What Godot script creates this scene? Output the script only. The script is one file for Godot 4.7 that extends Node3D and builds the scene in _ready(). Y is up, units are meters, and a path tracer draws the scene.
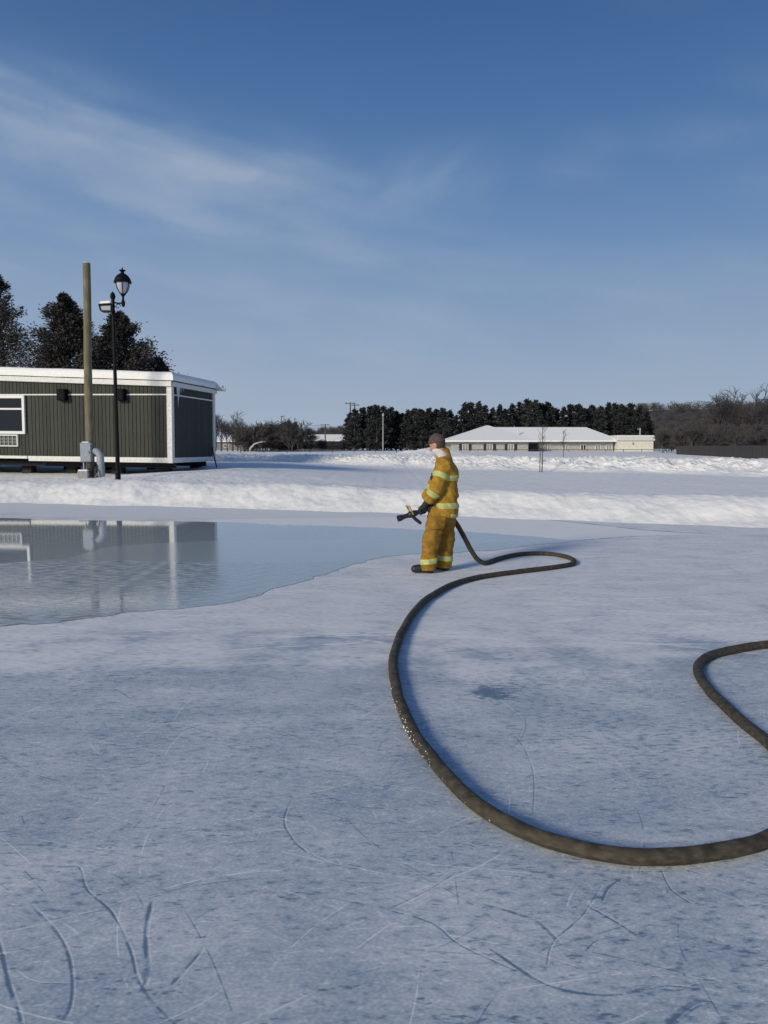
extends Node3D
# A frozen rink being flooded by a firefighter. Metres, y up, the camera looks along -z. The ice is y = 0.

const SUN_AZ := 40.0      # degrees to the right of -z that the sunlight travels
const SUN_EL := 20.0

# ------------------------------------------------------------------ mesh helper
class MB:
	var v := PackedVector3Array()
	var n := PackedVector3Array()
	var c := PackedColorArray()
	var t := PackedVector2Array()
	var ix := PackedInt32Array()
	var col := Color.WHITE
	var use_col := false
	var use_uv := false
	func vert(p: Vector3, nn: Vector3, uv := Vector2.ZERO) -> int:
		v.append(p); n.append(nn)
		if use_col: c.append(col)
		if use_uv: t.append(uv)
		return v.size() - 1
	func tri(a: Vector3, b: Vector3, d: Vector3) -> void:   # counter-clockwise seen from outside
		var nn := (b - a).cross(d - a).normalized()
		var i := vert(a, nn); vert(b, nn); vert(d, nn)
		ix.append(i); ix.append(i + 2); ix.append(i + 1)
	func quad(a: Vector3, b: Vector3, d: Vector3, e: Vector3) -> void:
		var nn := (d - a).cross(e - b).normalized()
		var i := vert(a, nn); vert(b, nn); vert(d, nn); vert(e, nn)
		for k in [0, 2, 1, 0, 3, 2]: ix.append(i + k)
	func itri(a: int, b: int, d: int) -> void:
		ix.append(a); ix.append(d); ix.append(b)
	# box with chamfered edges
	func box(ctr: Vector3, size: Vector3, bev := 0.0, b := Basis.IDENTITY) -> MB:
		var h := size / 2.0
		if bev <= 0.0:
			for ax in 3:
				for s in [-1.0, 1.0]:
					var nrm := Vector3.ZERO; nrm[ax] = s
					var u := Vector3.ZERO; u[(ax + 1) % 3] = 1.0
					var w := Vector3.ZERO; w[(ax + 2) % 3] = s
					var f: Vector3 = nrm * h
					var uu: Vector3 = u * h
					var ww: Vector3 = w * h
					quad(ctr + b * (f - uu - ww), ctr + b * (f + uu - ww), ctr + b * (f + uu + ww), ctr + b * (f - uu + ww))
			return self
		var g := h - Vector3.ONE * bev
		for ax in 3:
			var a1 := (ax + 1) % 3
			var a2 := (ax + 2) % 3
			for s in [-1.0, 1.0]:
				var P := []
				for q in [[-1, -1], [1, -1], [1, 1], [-1, 1]]:
					var p := Vector3.ZERO
					p[ax] = s * h[ax]; p[a1] = q[0] * g[a1]; p[a2] = q[1] * g[a2] * s
					P.append(ctr + b * p)
				quad(P[0], P[1], P[2], P[3])
			# four chamfers along axis ax
			for s1 in [-1.0, 1.0]:
				for s2 in [-1.0, 1.0]:
					var p0 := Vector3.ZERO; p0[ax] = -g[ax]; p0[a1] = s1 * h[a1]; p0[a2] = s2 * g[a2]
					var p1 := p0; p1[ax] = g[ax]
					var p2 := Vector3.ZERO; p2[ax] = g[ax]; p2[a1] = s1 * g[a1]; p2[a2] = s2 * h[a2]
					var p3 := p2; p3[ax] = -g[ax]
					if s1 * s2 > 0: quad(ctr + b * p1, ctr + b * p2, ctr + b * p3, ctr + b * p0)
					else: quad(ctr + b * p0, ctr + b * p3, ctr + b * p2, ctr + b * p1)
		for sx in [-1.0, 1.0]:
			for sy in [-1.0, 1.0]:
				for sz in [-1.0, 1.0]:
					var A := ctr + b * Vector3(sx * h.x, sy * g.y, sz * g.z)
					var B := ctr + b * Vector3(sx * g.x, sy * h.y, sz * g.z)
					var C := ctr + b * Vector3(sx * g.x, sy * g.y, sz * h.z)
					if sx * sy * sz > 0: tri(A, B, C)
					else: tri(A, C, B)
		return self
	func tube(P: Array, R: Array, sides := 8, capped := true, flat := 1.0) -> MB:
		var m := P.size()
		var up := Vector3.UP
		var last := -1
		for i in m:
			var p: Vector3 = P[i]
			var a: Vector3 = P[max(i - 1, 0)]
			var e: Vector3 = P[min(i + 1, m - 1)]
			var d := (e - a).normalized()
			if absf(d.dot(up)) > 0.95: up = Vector3.RIGHT if absf(d.x) < 0.9 else Vector3.BACK
			var s := d.cross(up).normalized()
			var w := s.cross(d).normalized()
			up = w
			var r: float = R[i] if i < R.size() else R[R.size() - 1]
			for k in sides:
				var an := TAU * k / sides
				var o := s * cos(an) + w * sin(an) * flat
				vert(p + o * r, (s * cos(an) + w * sin(an) / flat).normalized())
			if last >= 0:
				var b0 := last
				var b1 := v.size() - sides
				for k in sides:
					var k2 := (k + 1) % sides
					itri(b0 + k, b1 + k2, b0 + k2); itri(b0 + k, b1 + k, b1 + k2)
			last = v.size() - sides
		if capped:
			for q in [0, 1]:
				var ci: int = v.size() - sides if q == 1 else v.size() - sides * m - (0 if q == 0 else 0)
				if q == 1: ci = v.size() - sides - (sides + 1)
				var p: Vector3 = P[0] if q == 0 else P[m - 1]
				var d: Vector3 = ((P[0] - P[1]) if q == 0 else (P[m - 1] - P[m - 2])).normalized()
				var ring := []
				for k in sides: ring.append(v[ci + k])
				var c0 := vert(p, d)
				for k in sides: vert(ring[k], d)
				for k in sides:
					var k2 := (k + 1) % sides
					if q == 1: itri(c0, c0 + 1 + k2, c0 + 1 + k)
					else: itri(c0, c0 + 1 + k, c0 + 1 + k2)
		return self
	# profile: Array of Vector2(radius, y)
	func lathe(prof: Array, sides := 20, at := Vector3.ZERO, b := Basis.IDENTITY) -> MB:
		for i in prof.size() - 1:
			var p: Vector2 = prof[i]
			var q: Vector2 = prof[i + 1]
			var dn := Vector2(q.y - p.y, p.x - q.x).normalized()
			var base := v.size()
			for k in sides:
				var an := TAU * k / sides
				var r := Vector3(cos(an), 0, sin(an))
				var nn := b * (r * dn.x + Vector3.UP * dn.y)
				vert(at + b * (r * p.x + Vector3.UP * p.y), nn)
				vert(at + b * (r * q.x + Vector3.UP * q.y), nn)
			for k in sides:
				var k2 := (k + 1) % sides
				itri(base + 2 * k, base + 2 * k + 1, base + 2 * k2 + 1)
				itri(base + 2 * k, base + 2 * k2 + 1, base + 2 * k2)
		return self
	func mesh(m: Material) -> ArrayMesh:
		var a := []
		a.resize(Mesh.ARRAY_MAX)
		a[Mesh.ARRAY_VERTEX] = v
		a[Mesh.ARRAY_NORMAL] = n
		if use_col: a[Mesh.ARRAY_COLOR] = c
		if use_uv: a[Mesh.ARRAY_TEX_UV] = t
		a[Mesh.ARRAY_INDEX] = ix
		var am := ArrayMesh.new()
		am.add_surface_from_arrays(Mesh.PRIMITIVE_TRIANGLES, a)
		am.surface_set_material(0, m)
		return am

# ------------------------------------------------------------------ scene helpers
var M := {}
var names := {}

func numbered(s: String) -> String:
	if not names.has(s):
		names[s] = 0
		return s
	names[s] += 1
	return "%s_%03d" % [s, names[s]]

func tag(o: Node, label: String, category: String, group := "") -> Node:
	o.set_meta("label", label); o.set_meta("category", category)
	if group: o.set_meta("group", group)
	return o

func thing(called: String, label: String, category: String, at := Vector3.ZERO, group := "") -> Node3D:
	var o := Node3D.new()
	o.name = numbered(called); add_child(o)
	o.position = at
	tag(o, label, category, group)
	return o

func part(called: String, mb: MB, m: Material, parent: Node) -> MeshInstance3D:
	return put(called, mb.mesh(m), parent)

func put(called: String, me: Mesh, parent: Node, at := Transform3D.IDENTITY) -> MeshInstance3D:
	var o := MeshInstance3D.new()
	o.name = called; o.mesh = me; o.transform = at
	parent.add_child(o, true)
	return o

func struct(called: String, me: Mesh) -> MeshInstance3D:
	var o := MeshInstance3D.new()
	o.name = numbered(called); o.mesh = me
	add_child(o)
	o.set_meta("kind", "structure")
	return o

func copy(src: Node3D, called: String, at: Vector3, turn: float, scl: Vector3, label: String, group: String) -> Node3D:
	var r: Node3D = src.duplicate()
	r.name = numbered(called); add_child(r)
	r.position = at; r.rotation.y = turn; r.scale = scl
	r.set_meta("label", label); r.set_meta("group", group)
	return r

func lin(r: float, g: float, b: float) -> Color:
	return Color(r, g, b).linear_to_srgb()

func mat(c: Color, rough := 0.7, metal := 0.0, spec := 0.5) -> StandardMaterial3D:
	var m := StandardMaterial3D.new()
	m.albedo_color = c; m.roughness = rough; m.metallic = metal; m.metallic_specular = spec
	return m

# mottled material: triplanar noise between two base colours
func mottled(a: Color, b: Color, freq: float, rough := 0.8, sd := 1, world := false, stretch := Vector3.ONE, bump := 0.0) -> StandardMaterial3D:
	var m := mat(Color.WHITE, rough)
	var nz := FastNoiseLite.new()
	nz.seed = sd; nz.noise_type = FastNoiseLite.TYPE_SIMPLEX_SMOOTH; nz.frequency = 0.02
	nz.fractal_octaves = 5
	var tx := NoiseTexture2D.new()
	tx.width = 256; tx.height = 256; tx.seamless = true; tx.noise = nz
	var g := Gradient.new()
	g.set_color(0, a); g.set_color(1, b)
	g.set_offset(0, 0.25); g.set_offset(1, 0.75)
	tx.color_ramp = g
	m.albedo_texture = tx
	m.uv1_triplanar = true; m.uv1_world_triplanar = world
	m.uv1_scale = stretch * freq
	if bump > 0.0:
		var t2 := NoiseTexture2D.new()
		t2.width = 256; t2.height = 256; t2.seamless = true; t2.noise = nz
		t2.as_normal_map = true; t2.bump_strength = 6.0
		m.normal_enabled = true; m.normal_texture = t2; m.normal_scale = bump
	return m

var hz := FastNoiseLite.new()      # lumps of the ground
var hb := FastNoiseLite.new()      # broad swell
var hc := FastNoiseLite.new()      # clods

func smooth(a: float, b: float, x: float) -> float:
	var t := clampf((x - a) / (b - a), 0.0, 1.0)
	return t * t * (3.0 - 2.0 * t)

func poly_z(P: Array, x: float) -> float:
	if x <= P[0].x: return P[0].y
	for i in P.size() - 1:
		if x <= P[i + 1].x:
			return lerpf(P[i].y, P[i + 1].y, (x - P[i].x) / (P[i + 1].x - P[i].x))
	return P[P.size() - 1].y

const EDGE := [Vector2(-60, -31), Vector2(-22, -25), Vector2(-11.3, -22.6), Vector2(-5, -20.9), Vector2(0, -19.1), Vector2(3.9, -17.2), Vector2(7.8, -15.6), Vector2(20, -12.2), Vector2(60, -4)]
const BERM := [Vector2(-60, -70), Vector2(-25, -58), Vector2(-6, -51.5), Vector2(8.3, -41), Vector2(17, -34), Vector2(40, -18), Vector2(70, 0)]

func edge_d(x: float, z: float) -> float:
	var d := (poly_z(EDGE, x) - z) * 0.93
	d += hb.get_noise_2d(x * 5.0, z * 5.0) * 0.22
	return maxf(maxf(d, -17.0 - x), maxf(x - 18.0, z - 10.0))

# height of the snow: the low ground of the rink lies under the ice
func ground_h(x: float, z: float) -> float:
	var d := edge_d(x, z)
	if d < -0.6: return -0.08
	var left := 1.0 - smooth(-7.0, 2.5, x + z * 0.0)
	left *= 1.0 - smooth(6.0, 22.0, -z - 36.0)
	var clod := hc.get_noise_2d(x * 1.0, z * 1.0)
	var lump := hz.get_noise_2d(x, z)
	# ploughed bank along the rink
	var crest := lerpf(0.50, 0.56, left) * (1.0 + 0.22 * hb.get_noise_2d(x * 2.2, z * 0.6))
	var h := -0.08 + smooth(-0.6, 1.7, d) * (crest + 0.08)
	var field := lerpf(0.34, 0.64, left) + 0.05 * hb.get_noise_2d(x * 0.9, z * 0.9)
	h = lerpf(h, field, smooth(1.5, 4.6, d))
	# trailer stands on a heap of packed snow
	h += left * 0.17 * smooth(2.0, 6.5, d)
	# wind has scoured the snow round the trailer
	var tx := Vector2((x + 13.5) / 8.2, (z + 29.5) / 4.4)
	h -= 0.20 * (1.0 - smooth(0.55, 1.0, tx.length()))
	var bank := smooth(-0.5, 0.5, d) * (1.0 - smooth(2.2, 5.0, d))
	h += bank * (0.042 * lump + 0.034 * absf(clod) + 0.018 * hc.get_noise_2d(x * 3.1, z * 3.1))
	# second ploughed berm across the field
	var b := (poly_z(BERM, x) - z) * 0.8
	b += hb.get_noise_2d(x * 1.7, z * 1.7 + 40.0) * 1.2
	var bh := smooth(-0.4, 2.2, b) * (1.0 - smooth(2.6, 7.0, b))
	h += smooth(0.0, 6.0, b) * (0.96 - field - left * 0.17)
	h += bh * (0.22 + 0.22 * lump + 0.22 * absf(clod) + 0.18 * hb.get_noise_2d(x * 2.6, z * 2.6))
	# a heap of cleared snow by the pines
	var hp := Vector2((x - 3.6) / 5.0, (z + 60.0) / 5.0).length()
	h += (1.0 - smooth(0.0, 1.0, hp)) * (0.5 + 0.35 * lump)
	h += 0.02 * hb.get_noise_2d(x * 7.0, z * 7.0) * smooth(2.0, 5.0, d)
	h += 0.012 * hz.get_noise_2d(x * 0.7 + 90.0, z * 0.7)
	return h

# ------------------------------------------------------------------ the sky
func sky_rgb(az: float, el: float, n1: FastNoiseLite, n2: FastNoiseLite) -> Vector3:
	var K := SKY_STOPS
	var c := Vector3.ZERO
	for i in K.size() - 1:
		if el <= K[i + 1][0] or i == K.size() - 2:
			var f := clampf((el - K[i][0]) / (K[i + 1][0] - K[i][0]), 0.0, 1.0)
			c = (K[i][1] as Vector3).lerp(K[i + 1][1], f)
			break
	# thin cirrus sheets, streaked from upper left to lower right
	var s := az - el * 0.15
	var t := el + az * 0.15
	var fib := clampf(0.5 + 0.9 * n2.get_noise_2d(s * 0.42, t * 2.6), 0.0, 1.0)
	var pat := clampf(0.5 + 0.8 * n1.get_noise_2d(s * 1.6 + 30.0, t * 4.0), 0.0, 1.0)
	var veil := 0.5 + 0.5 * n1.get_noise_2d(s * 0.5, t * 1.6)
	var u := t - 17.7 + 1.0 * n1.get_noise_2d(s * 1.3, 50.0)
	var band := exp(-pow(u / (1.7 if u > 0.0 else 3.4), 2.0)) * smooth(3.0, -9.0, az) * (0.25 + 0.65 * fib + 0.45 * pat)
	var wisp := exp(-pow((az - 3.0 - (el - 18.0) * 0.5) / 4.2, 2.0) - pow((el - 18.2) / 2.3, 2.0)) * (0.3 + 0.9 * (0.5 + 0.5 * n2.get_noise_2d((az + el * 0.6) * 1.1, (el - az * 0.6) * 3.2)))
	wisp += 0.55 * exp(-pow((az - 13.5 - (el - 19.0) * 0.4) / 2.6, 2.0) - pow((el - 19.0) / 1.6, 2.0)) * fib
	wisp += 0.5 * exp(-pow((az - 20.0) / 7.0, 2.0) - pow((el - 13.0 + az * 0.1) / 1.8, 2.0)) * (0.2 + fib)
	var haze := smooth(20.0, 12.0, t) * (0.30 + 0.45 * veil + 0.40 * pat) * (0.45 + 0.65 * fib)
	haze *= 0.35 + 0.65 * smooth(24.0, -22.0, az)
	var mist := smooth(0.40, 0.85, veil) * (0.2 + 0.8 * fib) * (0.4 + 0.9 * pat) * smooth(40.0, 16.0, el)
	var a := 0.44 * band + 0.40 * wisp + 0.60 * haze + 0.28 * mist
	# the veil thickens evenly towards the side where the sun stands
	var side := 0.5 - 0.5 * cos(deg_to_rad(az - SUN_AZ))
	a += 0.50 * side * side * smooth(75.0, 25.0, el) * (0.7 + 0.3 * veil)
	a = clampf(a, 0.0, 0.8)
	return c.lerp(Vector3(162, 175, 196).lerp(Vector3(206, 208, 212), side * side), a)

const SKY_STOPS := [
	[0.0, Vector3(165, 179, 194)], [2.5, Vector3(157, 174, 193)], [6.0, Vector3(143, 165, 190)], [11.0, Vector3(122, 150, 185)],
	[16.0, Vector3(101, 135, 178)], [22.0, Vector3(79, 116, 165)], [29.0, Vector3(63, 98, 148)], [50.0, Vector3(54, 88, 140)], [90.0, Vector3(50, 84, 136)]]

func make_sky() -> ImageTexture:
	var w := 2048
	var h := 1024
	var n1 := FastNoiseLite.new()
	n1.seed = 5; n1.frequency = 0.045; n1.fractal_octaves = 4
	var n2 := FastNoiseLite.new()
	n2.seed = 9; n2.frequency = 0.11; n2.fractal_octaves = 4
	n2.domain_warp_enabled = true; n2.domain_warp_amplitude = 6.0; n2.domain_warp_frequency = 0.05
	var px := PackedByteArray()
	px.resize(w * h * 3)
	px.fill(190)
	var gx := PackedByteArray()
	for y in h / 2 + 2:
		var el := 90.0 - 180.0 * (y + 0.5) / h
		var coarse := 1 if el < 40.0 else 4
		var row := y * w * 3
		for x in w:
			var o := row + x * 3
			var az := wrapf((x + 0.5) / w * 360.0, -180.0, 180.0)      # -z is the left edge of a panorama
			if coarse > 1 and x % coarse != 0:
				px[o] = px[o - 3]; px[o + 1] = px[o - 2]; px[o + 2] = px[o - 1]
				continue
			var c: Vector3
			if absf(az) < 75.0 and el < 45.0:
				c = sky_rgb(az, el, n1, n2)
			else:    # the same sky, coarser, all the way round: mirrored in azimuth so that it closes behind the camera
				c = sky_rgb(wrapf(az, -180.0, 180.0) if absf(az) < 178.0 else 178.0, el, n1, n2)
			px[o] = int(c.x); px[o + 1] = int(c.y); px[o + 2] = int(c.z)
	return ImageTexture.create_from_image(Image.create_from_data(w, h, false, Image.FORMAT_RGB8, px))

# ------------------------------------------------------------------ the ice
func noise_bytes(x0: float, z0: float, size: float, res: int, freq: float, oct: int, sd: int, sx := 1.0) -> PackedByteArray:
	var nz := FastNoiseLite.new()
	nz.seed = sd; nz.noise_type = FastNoiseLite.TYPE_SIMPLEX_SMOOTH
	nz.fractal_octaves = oct; nz.fractal_gain = 0.55
	var st := size / res
	nz.frequency = freq * st
	var w := int(ceil(res / sx))
	nz.offset = Vector3(x0 / st / sx, z0 / st, 0.0)
	var im := nz.get_image(w, res, false, false, false)
	im.convert(Image.FORMAT_L8)
	if w != res: im.resize(res, res, Image.INTERPOLATE_CUBIC)
	return im.get_data()

const SCRATCHES := [
	[0.013, 1.0, [Vector2(-1.27, -2.87), Vector2(-1.19, -2.87), Vector2(-1.10, -2.72), Vector2(-0.96, -2.58), Vector2(-0.83, -2.38), Vector2(-0.74, -2.21), Vector2(-0.59, -2.05), Vector2(-0.4, -1.9)]],
	[0.028, 0.6, [Vector2(-0.84, -2.65), Vector2(-0.81, -2.48), Vector2(-0.75, -2.30), Vector2(-0.73, -2.20)]],
	[0.022, 0.45, [Vector2(-0.60, -2.46), Vector2(-0.60, -2.36), Vector2(-0.63, -2.27), Vector2(-0.65, -2.21)]],
	[0.018, 0.9, [Vector2(-1.35, -2.52), Vector2(-1.25, -2.38), Vector2(-1.14, -2.21), Vector2(-1.03, -2.05), Vector2(-0.99, -1.9)]],
	[0.016, 0.8, [Vector2(-1.26, -2.62), Vector2(-1.09, -2.45), Vector2(-0.99, -2.30), Vector2(-0.92, -2.12), Vector2(-0.93, -1.98)]],
	[0.008, 0.7, [Vector2(-1.16, -2.28), Vector2(-1.08, -2.23), Vector2(-0.98, -2.22), Vector2(-0.86, -2.24)]],
	[0.013, 0.8, [Vector2(-0.43, -3.49), Vector2(-0.44, -3.25), Vector2(-0.38, -3.08), Vector2(-0.31, -2.98)]],
	[0.008, 0.5, [Vector2(-0.31, -2.98), Vector2(-0.21, -2.90), Vector2(-0.1, -2.86)]],
	[0.02, 0.6, [Vector2(0.27, -2.48), Vector2(0.37, -2.35), Vector2(0.50, -2.21), Vector2(0.67, -2.17), Vector2(0.85, -2.21), Vector2(1.01, -2.18)]],
	[0.02, 0.9, [Vector2(0.78, -2.64), Vector2(0.83, -2.73), Vector2(0.91, -2.80)]],
	[0.010, 0.9, [Vector2(1.07, -2.86), Vector2(1.06, -2.72), Vector2(1.10, -2.63)]],
	[0.010, 0.7, [Vector2(0.74, -4.25), Vector2(0.76, -4.0), Vector2(0.74, -3.7), Vector2(0.66, -3.30)]],
	[0.010, 0.8, [Vector2(0.51, -2.30), Vector2(0.56, -2.42), Vector2(0.69, -2.56), Vector2(0.81, -2.75)]],
	[0.035, 0.8, [Vector2(0.80, -2.05), Vector2(0.85, -2.09), Vector2(0.91, -2.13), Vector2(0.97, -2.14)]],
	[0.014, 0.8, [Vector2(0.72, -2.62), Vector2(0.80, -2.52), Vector2(0.85, -2.44)]],
	[0.020, 0.6, [Vector2(0.35, -2.63), Vector2(0.45, -2.58), Vector2(0.53, -2.52), Vector2(0.58, -2.40)]],
	[0.014, 0.6, [Vector2(0.62, -2.33), Vector2(0.70, -2.42), Vector2(0.80, -2.45)]],
	[0.012, 0.7, [Vector2(0.0, -2.6), Vector2(0.16, -2.52), Vector2(0.25, -2.40), Vector2(0.42, -2.27)]],
	[0.010, 0.6, [Vector2(1.12, -2.9), Vector2(1.22, -2.82), Vector2(1.33, -2.8)]],
	[0.010, 0.6, [Vector2(-1.9, -5.2), Vector2(-1.4, -4.6), Vector2(-1.0, -4.3), Vector2(-0.7, -4.2)]],
	[0.010, 0.6, [Vector2(-2.2, -4.1), Vector2(-1.7, -3.7), Vector2(-1.35, -3.6)]],
]

func dab(t: PackedFloat32Array, res: int, st: float, x0: float, z0: float, P: Array, w: float, amt: float, rg: RandomNumberGenerator, broken: float) -> void:
	var gate := 1.0
	var gl := 0.0
	for i in P.size() - 1:
		# Catmull-Rom through the points
		var p0: Vector2 = P[max(i - 1, 0)]
		var p1: Vector2 = P[i]
		var p2: Vector2 = P[i + 1]
		var p3: Vector2 = P[min(i + 2, P.size() - 1)]
		var L := p1.distance_to(p2)
		var k := int(ceil(L / (st * 0.7)))
		for j in k:
			var f := float(j) / k
			var q := p1.cubic_interpolate(p2, p0, p3, f)
			gl -= L / k
			if gl <= 0.0:
				gl = rg.randf_range(0.02, 0.12)
				gate = 1.0 if rg.randf() > broken else rg.randf_range(0.0, 0.3)
			var ends := 1.0
			if i == 0: ends = minf(1.0, f * 3.0)
			if i == P.size() - 2: ends = minf(ends, (1.0 - f) * 3.0)
			var cx := (q.x - x0) / st
			var cy := (q.y - z0) / st
			var rr := maxf(w * (0.45 + 0.55 * ends) * 0.5 / st, 0.7)
			var ri := int(ceil(rr + 1.0))
			for dy in range(-ri, ri + 1):
				var yy := int(cy) + dy
				if yy < 0 or yy >= res: continue
				for dx in range(-ri, ri + 1):
					var xx := int(cx) + dx
					if xx < 0 or xx >= res: continue
					var dd := Vector2(xx - cx, yy - cy).length()
					if dd > rr + 0.6: continue
					var idx := yy * res + xx
					var e := clampf(rr + 0.6 - dd, 0.0, 1.0) * gate * ends * (0.5 + 0.5 * rg.randf())
					t[idx] += clampf(amt - 0.43, -0.45, 0.4) * e * 1.5 / (2.0 * rr + 1.0)

func row_spans(poly: PackedVector2Array, z: float) -> Array:
	var xs := []
	for i in poly.size():
		var a := poly[i]
		var b := poly[(i + 1) % poly.size()]
		if (a.y <= z) != (b.y <= z):
			xs.append(a.x + (b.x - a.x) * (z - a.y) / (b.y - a.y))
	xs.sort()
	return xs

func ice_sheet(x0: float, z0: float, size: float, res: int, near: bool) -> StandardMaterial3D:
	var rg := RandomNumberGenerator.new()
	rg.seed = 77
	var st := size / res
	var A := noise_bytes(x0, z0, size, res, 0.55, 4, 3, 2.0)       # broad scraped patches
	var B := noise_bytes(x0, z0, size, res, 3.5, 5, 11, 3.2)       # streaks
	var C := noise_bytes(x0, z0, size, res, 75.0 if near else 22.0, 4, 23, 1.6)      # grain
	var D := noise_bytes(x0, z0, size, res, 1.3, 4, 31, 1.0)       # cloudy frost
	var E := noise_bytes(x0, z0, size, res, 24.0, 5, 47, 2.2)       # torn flecks of bare ice
	var t := PackedFloat32Array()
	t.resize(res * res)
	for y in res:
		var z := z0 + (y + 0.5) * st
		for x in res:
			var i := y * res + x
			var wx := x0 + x * st
			var a := A[i] / 127.5 - 1.0
			var b := B[i] / 127.5 - 1.0
			var c := C[i] / 127.5 - 1.0
			var d := D[i] / 127.5 - 1.0
			# beyond this uneven line the ice is dusted with loose snow, nearer it is scraped
			var lim := -5.5 - 0.06 * wx + 1.5 * a + 1.1 * d + 0.4 * b
			var e := E[i] / 127.5 - 1.0
			var q := 0.485 + 0.11 * a + 0.14 * b + 0.24 * c + 0.16 * d + 0.13 * e
			var fl := -0.34 + 0.45 * c + 0.35 * a - e
			if fl > 0.0: q -= 0.26 * minf(1.0, fl * 5.0)
			var wl := e - 0.40 + 0.4 * c
			if wl > 0.0: q += 0.12 * minf(1.0, wl * 5.0)
			if z < lim: q += 0.28 * minf(1.0, (lim - z) * 0.8)
			t[i] = q
	# dark bare patch inside the loop of the hose
	for k in 420:
		var p := Vector2(0.70 + rg.randfn(0.0, 0.065), -5.0 + rg.randfn(0.0, 0.075))
		dab(t, res, st, x0, z0, [p, p + Vector2(0.05, rg.randf_range(-0.006, 0.006))], 0.012, 0.12, rg, 0.2)
		if not near: break
	if near:
		for s in SCRATCHES:
			var off := []
			for p in s[2]: off.append(p + Vector2(s[0] * 0.3 + 0.004, -0.003))
			dab(t, res, st, x0, z0, off, 0.004, 0.72, rg, 0.4)
			dab(t, res, st, x0, z0, s[2], s[0] * 0.4, 0.26 - 0.26 * s[1], rg, 0.38)
			dab(t, res, st, x0, z0, s[2], s[0] * 0.9, 0.22, rg, 0.75)
			for k in int(9 * s[1]):
				var P: Array = s[2]
				var q: Vector2 = P[rg.randi() % P.size()] + Vector2(rg.randfn(0, 0.03), rg.randfn(0, 0.03))
				dab(t, res, st, x0, z0, [q, q + Vector2(rg.randf_range(-0.03, 0.03), rg.randf_range(-0.01, 0.01))], 0.010, 0.12, rg, 0.1)
		# skate marks: long faint arcs and short nicks
		for k in 650:
			var p := Vector2(rg.randf_range(x0, x0 + size), rg.randf_range(z0, z0 + size))
			var an := rg.randf_range(-0.5, 0.5) if rg.randf() < 0.6 else rg.randf_range(0, TAU)
			var bend := rg.randf_range(-0.6, 0.6)
			var L := rg.randf_range(0.08, 0.7)
			var P := [p]
			for j in 4:
				p += Vector2.from_angle(an) * L / 4.0
				an += bend / 4.0
				P.append(p)
			dab(t, res, st, x0, z0, P, rg.randf_range(0.002, 0.005), 0.10 if rg.randf() < 0.45 else 0.85, rg, 0.45)
		for k in 620:
			var p := Vector2(rg.randf_range(x0, x0 + size), rg.randf_range(z0, z0 + size))
			var m := rg.randi_range(3, 9)
			for j in m:
				p += Vector2(rg.randf_range(-0.05, 0.07), rg.randf_range(-0.03, 0.03))
				dab(t, res, st, x0, z0, [p, p + Vector2(rg.randf_range(0.01, 0.05), rg.randf_range(-0.012, 0.012))], rg.randf_range(0.003, 0.010), 0.10, rg, 0.2)
	else:
		for k in 700:
			var p := Vector2(rg.randf_range(-12, 12), rg.randf_range(-17, -6))
			var an := rg.randf_range(-0.4, 0.4)
			var P := [p]
			for j in 4:
				p += Vector2.from_angle(an) * rg.randf_range(0.1, 0.5)
				an += rg.randf_range(-0.2, 0.2)
				P.append(p)
			dab(t, res, st, x0, z0, P, 0.02, 0.3 if rg.randf() < 0.5 else 1.0, rg, 0.3)
		# loose snow along the bank, and the grey slush that the last flooding left at the far side
		for y in res:
			var z := z0 + (y + 0.5) * st
			for x in range(0, res):
				var wx := x0 + x * st
				var ez := poly_z(EDGE, wx)
				var i := y * res + x
				if z < ez + 4.2 and z > ez - 3.0 and wx < 2.5:
					var a := A[i] / 127.5 - 1.0
					t[i] = maxf(t[i], lerpf(t[i], 0.82 + 0.06 * (B[i] / 127.5 - 1.0), smooth(3.9 + 0.9 * a, 2.4 + 0.9 * a, z - ez) * smooth(2.5, -1.5, wx + a)))
		var sl := PackedVector2Array(outline(SLUSH, 6, 0.05))
		for y in res:
			var z := z0 + (y + 0.5) * st
			var xs := row_spans(sl, z)
			for k in range(0, xs.size() - 1, 2):
				for x in range(max(0, int((xs[k] - x0) / st)), min(res - 1, int((xs[k + 1] - x0) / st))):
					var i := y * res + x
					t[i] = 1.0 + 0.10 * (C[i] / 127.5 - 1.0) + 0.16 * (B[i] / 127.5 - 1.0)
		var up := []
		for p in SLUSH.slice(3, 9): up.append(p)
		for k in 2: dab(t, res, st, x0, z0, up, 0.08, 0.1, rg, 0.12)
		var lo := []
		for p in SLUSH.slice(9, 14): lo.append(p)
		for k in 2: dab(t, res, st, x0, z0, lo, 0.05, 0.1, rg, 0.25)
	# bare ice -> frosted ice -> packed snow
	var stops := [[0.0, Vector3(0.155, 0.21, 0.285)], [0.22, Vector3(0.29, 0.36, 0.435)], [0.42, Vector3(0.46, 0.51, 0.555)], [0.66, Vector3(0.675, 0.685, 0.69)], [1.0, Vector3(0.85, 0.84, 0.815)]]
	var lut := PackedByteArray()
	for k in 256:
		var f := k / 255.0
		for j in stops.size() - 1:
			if f <= stops[j + 1][0]:
				var v: Vector3 = (stops[j][1] as Vector3).lerp(stops[j + 1][1], (f - stops[j][0]) / (stops[j + 1][0] - stops[j][0]))
				var s := Color(v.x, v.y, v.z).linear_to_srgb()
				lut.append(int(s.r * 255)); lut.append(int(s.g * 255)); lut.append(int(s.b * 255))
				break
	var px := PackedByteArray()
	px.resize(res * res * 3)
	var hh := PackedByteArray()
	hh.resize(res * res)
	var ro := PackedByteArray()
	ro.resize(res * res)
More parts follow.
